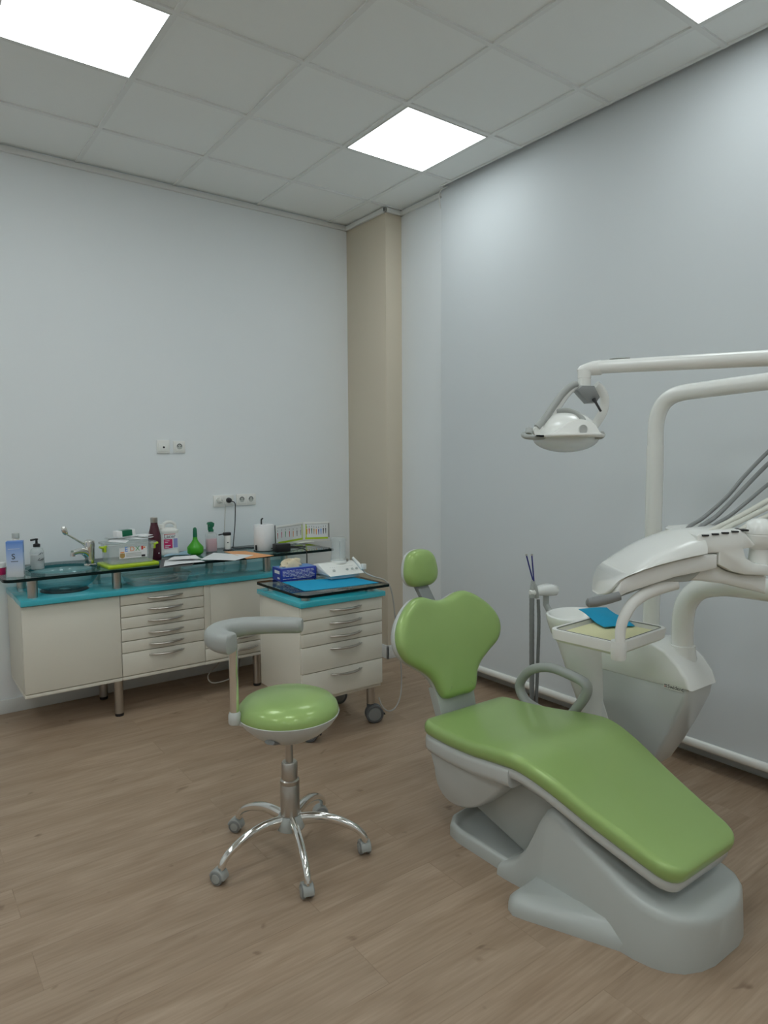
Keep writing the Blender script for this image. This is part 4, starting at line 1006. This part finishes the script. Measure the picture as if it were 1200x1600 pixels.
for k, (uu, r_, vt, ub) in enumerate(((831, .0125, 936, 831), (841, .0085, 940, 838))):
    yy = hy_-.02-k*.012
    top = on(uu, vt, 'y', yy); bot = on(ub, 1100, 'y', yy)
    mid = top.lerp(bot, .5)+Vector((.006*k, 0, 0))
    end = Vector((bot.x+.02, bot.y-.06, .03))
    pts = smooth([top+Z*.01, top.lerp(bot, .2)+X*(.008*k), mid, bot, Vector((bot.x, bot.y, .14)), end, Vector((bot.x+.03, bot.y-.5, .02))], 10)
    hz = MB().tube(pts, [r_*(1+.06*math.sin(j*PI/1.0+.5)) for j in range(len(pts))], 'grey', 12).build('suction_hose', un)
    mb = MB()
    g0, g1 = (on(831.5, 934, 'y', yy), on(833, 906, 'y', yy)) if k == 0 else (on(839, 934, 'y', yy), on(835.5, 912, 'y', yy))
    mb.tube([g0, g0.lerp(g1, .35), g0.lerp(g1, .9), g1], [.016, .015, .011, .007] if k == 0 else [.012, .012, .010, .006], 'rest', 12)
    mb.build('handpiece', hz)
e0 = on(832.5, 906, 'y', hy_-.02)
tagl(MB().tube([e0, e0.lerp(on(822.5, 868, 'y', hy_-.02), .6), on(822.5, 868, 'y', hy_-.02)], .0035, 'bluetube', 8).lathe([(.005, -.004), (.005, .004)], on(822.3, 867, 'y', hy_-.02), 'wireg', 8), 'saliva_ejector', 'dark blue suction tube leaning left out of the holder', 'suction tube')
e0 = on(834.2, 908, 'y', hy_-.035)
tagl(MB().tube([e0, on(831, 868, 'y', hy_-.035)], .0035, 'bluetube', 8).lathe([(.005, -.004), (.005, .004)], on(831, 867, 'y', hy_-.035), 'wireg', 8), 'saliva_ejector', 'dark blue suction tube standing upright in the holder', 'suction tube')

#@@LAMP
AR = Vector((RT.x, RT.y, 0)).normalized(); BR = Vector((fwd.x, fwd.y, 0)).normalized()
DL = 2.44
def lp(u, v, b=0.): return dp(u, v, DL+b)
LC = lp(884, 675)
la = thing('operating_lamp', 'white dental operating lamp with clear bowl on long arm', 'lamp', LC)
s = DL/F
def half_ell(c, ra, rb, rh, sgn, m, mb, seg=40, n=9, p=1., k0=0):
    rings = []
    for k in range(k0, n+1):
        a_ = k/n*PI/2; q_ = max(.02, math.cos(a_)**p)
        rings.append([c+AR*(ra*q_*math.cos(2*PI*j/seg))+BR*(rb*q_*math.sin(2*PI*j/seg))+Z*(sgn*rh*math.sin(a_)) for j in range(seg)])
    mb.loft(rings, m)
c_ = lp(884, 684)
mb = MB(); half_ell(c_, 51*s, .10, 23*s, -1, 'lens', mb); mb.build('lens_bowl', la)
mb = MB(); half_ell(lp(884, 682), 49*s, .095, 38*s, 1, 'white', mb, p=.8); mb.build('reflector_dome', la)
mb = MB()
mb.loft([[lp(884, v)+AR*(r_*s*math.cos(2*PI*j/40))+BR*(r_*s*1.95*.98*math.sin(2*PI*j/40)) for j in range(40)] for r_, v in ((51, 684.5), (52, 683), (52, 681), (49.5, 680))], 'whitem'); mb.build('rim', la)
# side cover with the fan grille
frl = (lp(884, 682, -.108), AR, Z, -BR)
gp = [(-47*s, 0), (-30*s, 2*s), (-14*s, 10*s), (0, 20*s), (14*s, 25*s), (28*s, 24*s), (40*s, 18*s), (48*s, 6*s), (48*s, 0)]
gl = [(q_.x, q_.y) for q_ in smooth([Vector((a_, b_, 0)) for a_, b_ in gp], 3, True)]
MB().prism(gl, (lp(884, 682, -.08), AR, Z, -BR), 0, .03, 'whitem', .008).build('side_cover', la)
gc = lp(911, 671, -.113)
mb = MB().lathe([(7.5*s, 0), (7.5*s, .004), (6.6*s, .004), (6.4*s, .0025)], gc, 'whitem', 24, axis=-BR)
for r_ in (5.6, 4.2, 2.8, 1.4): mb.lathe([((r_-.5)*s, .0018), ((r_-.5)*s, .0034), (r_*s, .0034), (r_*s, .0018)], gc, 'greyd', 24, axis=-BR, caps=False, sy=1.15)
mb.build('fan_grille', la)
mb = MB(); arc = [lp(862, 650, -.02), lp(872, 643, -.03), lp(886, 641.5, -.045), lp(900, 646, -.06), lp(910, 654, -.085), lp(913, 658, -.10)]
mb.tube(smooth(arc, 5), .0095, 'rest', 10, flat=.5, up=BR); mb.build('band', la)
mb = MB(); hp = [lp(849, 683, -.06), lp(838, 683.5, -.09), lp(824, 682.5, -.10), lp(818, 680, -.06), lp(819, 678, 0), lp(828, 677, .04)]
mb.tube(smooth(hp, 6), .009, 'rest', 12).tube([lp(826, 679, -.06), lp(827, 671, -.05), lp(829, 668, -.05)], [.012, .013, .007], 'rest', 12); mb.build('handle', la)
mb = MB(); mb.tube(smooth([lp(929, 683, -.06), lp(938, 683, -.07), lp(942, 680, -.03), lp(941, 677, .02)], 5), .008, 'rest', 12).lathe([(.004, -.01), (.011, 0), (.004, .012)], lp(941, 680, -.05), 'rest', 12); mb.build('handle', la)
# yoke
mb = MB().tube(smooth([lp(900, 601), lp(893, 603, -.01), lp(881, 613, -.02), lp(868, 630, -.03), lp(853, 652, -.04), lp(839, 668, -.05)], 6), .0125, 'rest', 12); mb.build('yoke_grip', la)
mb = MB().tube(smooth([lp(906, 603, .01), lp(896, 607, 0), lp(884, 619, -.01), lp(870, 639, -.02), lp(856, 658, -.03), lp(846, 671, -.04), lp(838, 681, -.04)], 6), .0115, 'white', 12).lathe([(.02, -.012), (.024, 0), (.02, .012)], lp(842, 674, -.04), 'white', 18, axis=-BR); mb.build('yoke', la)
rings = []
for (uu, vv, w_, b_) in ((931, 602, 5, .02), (938, 609, 7, .03), (944, 620, 8, .04), (944.5, 634, 8, .05), (940, 648, 8, .05), (932, 660, 7, .05), (927, 667, 5, .04)):
    rings.append((uu, vv, w_, b_))
mb = MB(); mb.tube(smooth([lp(u, v, b) for u, v, w_, b in rings], 4), .018, 'white', 12, flat=.6, up=BR); mb.build('yoke_fin', la)
mb = MB().lathe([(.023, -.052), (.0235, -.03), (.0235, -.012), (.022, -.011), (.022, -.010), (.0235, -.009), (.0235, .02)], lp(913, 587), 'white', 24); mb.build('swivel', la)
gp = [(910, 602), (929, 602.5), (938, 620), (933, 628), (920, 628.5), (902, 609)]
o_ = lp(913, 602, -.035)
pl = [((u-913)*s, (602-v)*s) for u, v in gp]
MB().prism(pl, (o_, AR, Z, BR), 0, .06, 'grey', .006).build('joint_box', la)
MB().tube([lp(928, 624, -.036), lp(931, 629, -.045), lp(939, 643, -.05)], [.008, .0045, .004], 'black', 8).build('switch_lever', la)
# upper lamp arm running back along the chair to the joint off to the right
j0 = Vector((px_, py_-.80, 1.80)); aE = lp(935, 573.5, .0); aD = on(1200, 559.5, 'x', aE.x+.18)
dirA = (aD-aE); 
aEnd = aE+dirA*1.15
mb = MB().tube([aE, aE.lerp(aEnd, .5), aEnd], [.0265, .028, .0295], 'white', 20, flat=.9); mb.build('lamp_arm', la)
mb = MB().tube([lp(904, 581), lp(908, 578.5), lp(916, 577), lp(926, 575.5), lp(938, 574)], [.010, .016, .021, .0255, .0275], 'white', 18); mb.build('arm_cap', la)
tn = dirA.normalized(); q_ = aE+dirA*.14+Z*.026
MB().tube([q_-tn*.035, q_-tn*.02, q_+tn*.02, q_+tn*.035], [.004, .009, .009, .004], 'rest', 10, flat=.35).build('arm_insert', la)
mb = MB().tube([aEnd, aEnd.lerp(j0, .5)+Z*.0, j0+Z*.06], .026, 'white', 18).lathe([(.036, -.03), (.036, .05), (.03, .055)], j0+Z*.06, 'white', 20); mb.build('arm_return', la)

#@@CONSOLE
DC = 2.22
def kp(u, v, b=0.): return dp(u, v, DC+b)
ks = DC/F
co = thing('instrument_console', 'white dental instrument console with hoses over the chair', 'instrument console', kp(1060, 900, .1))
def section(u, vs, vt, b0, b1, n=14, pw=.7):
    """dome cross-section at image column u: seam height vs, crown height vt, from depth b0 to b1"""
    pts = []
    for k in range(n+1):
        a_ = PI*k/n; bb = (b0+b1)/2-(b1-b0)/2*math.cos(a_); h_ = math.sin(a_)**pw
        v_ = vs+(vt-vs)*h_; 
        pts.append(kp(u, vs, b0)+BR*(bb-b0)+Z*((kp(u-(u-600)*.15/(DC+.15), vt, (b0+b1)/2).z-kp(u, vs, b0).z)*h_))
    return pts
def crown(u, vs, vt, b0, b1):  # crown seen at depth (b0+b1)/2: lower world height for far points
    return section(u, vs, vt, b0, b1)
us_ = [934, 938, 945, 955, 968, 985, 1005, 1025, 1045, 1065, 1085, 1106]
seam = lambda u: sinterp([934, 948, 968, 1010, 1050, 1106, 1128], [930, 925, 907.5, 890, 878.5, 866, 866], u)
crn = lambda u: sinterp([934, 945, 960, 990, 1010, 1030, 1062, 1090, 1110, 1140], [926, 910, 888, 862, 848, 838.5, 826.5, 825, 829, 832], u)
def bspan(u):
    w_ = sinterp([934, 945, 965, 1000, 1060, 1110], [.03, .07, .12, .15, .155, .15], u); return (.15-w_, .15+w_)
rings = [crown(u, seam(u)-1, crn(u-(u-600)*.15/(DC+.15)), *bspan(u)) for u in us_]
mb = MB().loft(rings, 'white'); mb.build('upper_shell', co, angle=60)
# rear body with the instrument slots
rp = [(1093, 838), (1098, 834), (1160, 829), (1166, 830), (1187, 854), (1180, 858), (1168, 860), (1172, 874), (1186, 882), (1212, 886), (1212, 903), (1170, 901), (1150, 896), (1128, 884), (1128, 866), (1096, 868)]
o_ = kp(1100, 866, 0); pl = [((u-1100)*ks, (866-v)*ks) for u, v in rp]
MB().prism(pl, (o_, AR, Z, BR), .02, .285, 'white', .012).build('rear_body', co, angle=40)
bp_ = [(1128, 884), (1150, 897), (1170, 902.5), (1215, 904), (1215, 936), (1200, 932), (1147, 919), (1110, 914), (1070, 913), (1075, 895), (1100, 886)]
pl = [((u-1100)*ks, (866-v)*ks) for u, v in bp_]
MB().prism(pl, (o_, AR, Z, BR), .05, .25, 'whitem', .02).build('support_arm', co, angle=40)
lw = [(966, 931), (974, 908), (1010, 892), (1050, 880), (1106, 868), (1126, 868), (1126, 890), (1115, 893), (1060, 904), (1020, 917), (984, 929), (972, 935)]
pl = [((u-1100)*ks, (866-v)*ks) for u, v in lw]
MB().prism(pl, (o_, AR, Z, BR), .018, .27, 'whitem', .010).build('lower_tray', co, angle=40)
lw = [(970, 938), (1000, 926), (1060, 905), (1110, 894), (1090, 913), (1040, 917), (1010, 926), (975, 939)]
pl = [((u-1100)*ks, (866-v)*ks) for u, v in lw]
MB().prism(pl, (o_, AR, Z, BR), .045, .24, 'greyl', .006).build('under_cover', co)
mb = MB()
for k in range(5):
    u = 1096+k*15.5; v = 838.5-k*2.0
    mb.box(Vector((0, 0, 0)), Vector((.001, .001, .001)), 'black') if False else None
    q_ = kp(u+7, v-1.5, .010); T0 = Matrix.Identity(4)
    for i in range(3): T0[i][0] = AR[i]; T0[i][1] = BR[i]; T0[i][2] = Z[i]; T0[i][3] = q_[i]
    mb.T = T0; mb.box((-.0115, 0, -.0025), (.0115, .05, .003), 'black', .001)
mb.build('instrument_slot', co)
mb = MB(); mb.tube([kp(916, 942, .02), kp(919, 942, .02), kp(930, 940.5, .02), kp(950, 936, .02), kp(968, 931, .02)], [.008, .0155, .0175, .0165, .015], 'grey', 16); mb.build('handle', co)
# domed knob at the right
q_ = kp(1186, 838, .06)
mb = MB().lathe([(.004, .062), (.022, .059), (.040, .047), (.050, .028), (.052, .012), (.0505, .010), (.0505, .008), (.052, .006), (.050, -.012), (.044, -.03), (.030, -.042)], q_, 'white', 28); mb.lathe([(.034, -.10), (.030, -.07), (.028, -.03)], q_, 'white', 24); mb.build('pivot_knob', co)
# hoses
def hose(pxs, r_, m, b0, b1):
    pts = [kp(u, v, b0+(b1-b0)*k/(len(pxs)-1)) for k, (u, v) in enumerate(pxs)]
    MB().tube(smooth(pts, 6), r_, m, 12).build('hose', co)
hose([(1070, 832), (1078, 822), (1100, 808), (1135, 777), (1165, 742), (1200, 706), (1235, 675)], .0072, 'grey', .16, .30)
hose([(1085, 833), (1096, 822), (1120, 806), (1150, 776), (1175, 750), (1200, 725), (1240, 690)], .0078, 'grey', .16, .28)
hose([(1104, 832), (1117, 820), (1140, 806), (1170, 782), (1200, 757), (1240, 730)], .0066, 'grey', .16, .26)
hose([(1103, 835), (1118, 826), (1140, 815), (1170, 799), (1200, 782), (1240, 762)], .0092, 'hosew', .06, .16)
hose([(1120, 835), (1135, 825), (1160, 813), (1200, 793), (1240, 774)], .0085, 'hosew', .05, .14)
hose([(1151, 832), (1165, 823), (1180, 815), (1200, 806), (1240, 788)], .0080, 'hosew', .04, .12)
# curved bracket carrying the tray
tb = [kp(969, 1004, .03), kp(969.5, 985, .03), kp(975, 965, .03), kp(987, 945, .04), (kp(1005, 930, .05)), kp(1030, 919, .06), kp(1056, 911, .07)]
mb = MB().tube(smooth(tb, 6), lambda s_: .0165+.006*s_, 'whitem', 16, flat=.8, up=BR); mb.build('tray_bracket', co)

#@@TRAY
TZ = .872
c0_ = on(967, 1006, 'z', TZ); 
c1_ = on(868, 984, 'z', TZ); c2_ = on(1022, 974, 'z', TZ)
eX = (c2_-c0_); eX.z = 0; LX = .345; eX = Matrix.Rotation(math.radians(4), 3, 'Z') @ X; eY = Vector((-eX.y, eX.x, 0)); LY = .285
ty = thing('instrument_tray', 'white instrument tray with raised rim below the console', 'tray', c0_)
fr = (c0_, eX, eY, Z)
TR = Matrix.Identity(4)
for i in range(3): TR[i][0] = eX[i]; TR[i][1] = eY[i]; TR[i][3] = c0_[i]
TRC = TR @ Matrix.Translation((LX/2, LY/2, 0))
mb = MB(TRC)
def rr(w_, d_, z_, r_=.03): return [(x_, y_, z_) for x_, y_ in rrect(w_, d_, r_, 5)]
mb.loft([rr(LX-.02, LY-.02, -.046), rr(LX, LY, -.036), rr(LX+.006, LY+.006, -.006), rr(LX+.004, LY+.004, 0), rr(LX-.026, LY-.026, 0, .02), rr(LX-.034, LY-.034, -.018, .02)], 'whitem'); mb.build('tray', ty)
mb = MB(TRC).loft([rr(LX-.024, LY-.024, .0015, .02), rr(LX-.030, LY-.030, .0015, .02), rr(LX-.030, LY-.030, -.002, .02), rr(LX-.024, LY-.024, -.002, .02), rr(LX-.024, LY-.024, .0015, .02)], 'grey', caps=False); mb.build('gasket', ty)
MB().lathe([(.024, -.058), (.026, -.052), (.026, .006), (.0245, .008)], c0_+eX*.012+eY*.008, 'whitem', 24).build('bracket_socket', ty)
mb = MB(TRC); mb.loft([rr(LX-.045, LY-.045, -.0175, .01), rr(LX-.045, LY-.045, -.0155, .01)], 'yellow'); tagl(mb, 'tray_paper', 'pale yellow paper liner inside the instrument tray', 'paper')
# blue napkin lying across the rim
nap = [on(904, 952, 'z', TZ+.012), on(943, 971, 'z', TZ+.02), on(992, 979, 'z', TZ-.008), on(947, 950, 'z', TZ+.012)]
mb = MB(); n = 10; top = []; bot = []
na, nb, nc_, nd = on(904, 952.5, 'z', TZ+.016), on(944, 981, 'z', TZ-.010), on(992, 978, 'z', TZ-.010), on(948, 950, 'z', TZ+.010)
for i in range(n+1):
    for j in range(n+1):
        u, v_ = i/n, j/n; q_ = na*(1-u)*(1-v_)+nb*u*(1-v_)+nc_*u*v_+nd*(1-u)*v_
        q_ = q_+Z*(.010*math.sin(PI*u)*math.sin(PI*v_)+.003*math.sin(7*u+3*v_))
        top.append(mb.v(q_+Z*.002)); bot.append(mb.v(q_))
fs = []; W_ = n+1
for i in range(n):
    for j in range(n):
        k = i*W_+j; fs.append(mb.bm.faces.new([top[k], top[k+W_], top[k+W_+1], top[k+1]])); fs.append(mb.bm.faces.new([bot[k], bot[k+1], bot[k+W_+1], bot[k+W_]]))
for i in range(n):
    for (k, l) in ((i*W_, (i+1)*W_), (i*W_+n, (i+1)*W_+n), (i, i+1), (n*W_+i, n*W_+i+1)): fs.append(mb.bm.faces.new([top[k], top[l], bot[l], bot[k]]))
mb._fin(fs, 'bluepaper'); tagl(mb, 'napkin', 'folded bright blue paper napkin on the instrument tray', 'napkin')

#@@WORLD
w = bpy.data.worlds.new('world'); sc.world = w; w.use_nodes = True
w.node_tree.nodes['Background'].inputs[0].default_value = (.5, .55, .6, 1); w.node_tree.nodes['Background'].inputs[1].default_value = .02
sc.view_settings.view_transform = 'Standard'; sc.view_settings.look = 'None'; sc.view_settings.gamma = 1
sc.view_settings.exposure = 0.35; sc.view_settings.use_curve_mapping = False
sc.cycles.use_denoising = True; sc.cycles.max_bounces = 14; sc.cycles.transparent_max_bounces = 16
sc.cycles.diffuse_bounces = 12; sc.cycles.caustics_reflective = False; sc.cycles.caustics_refractive = False
sc.cycles.sample_clamp_indirect = 6
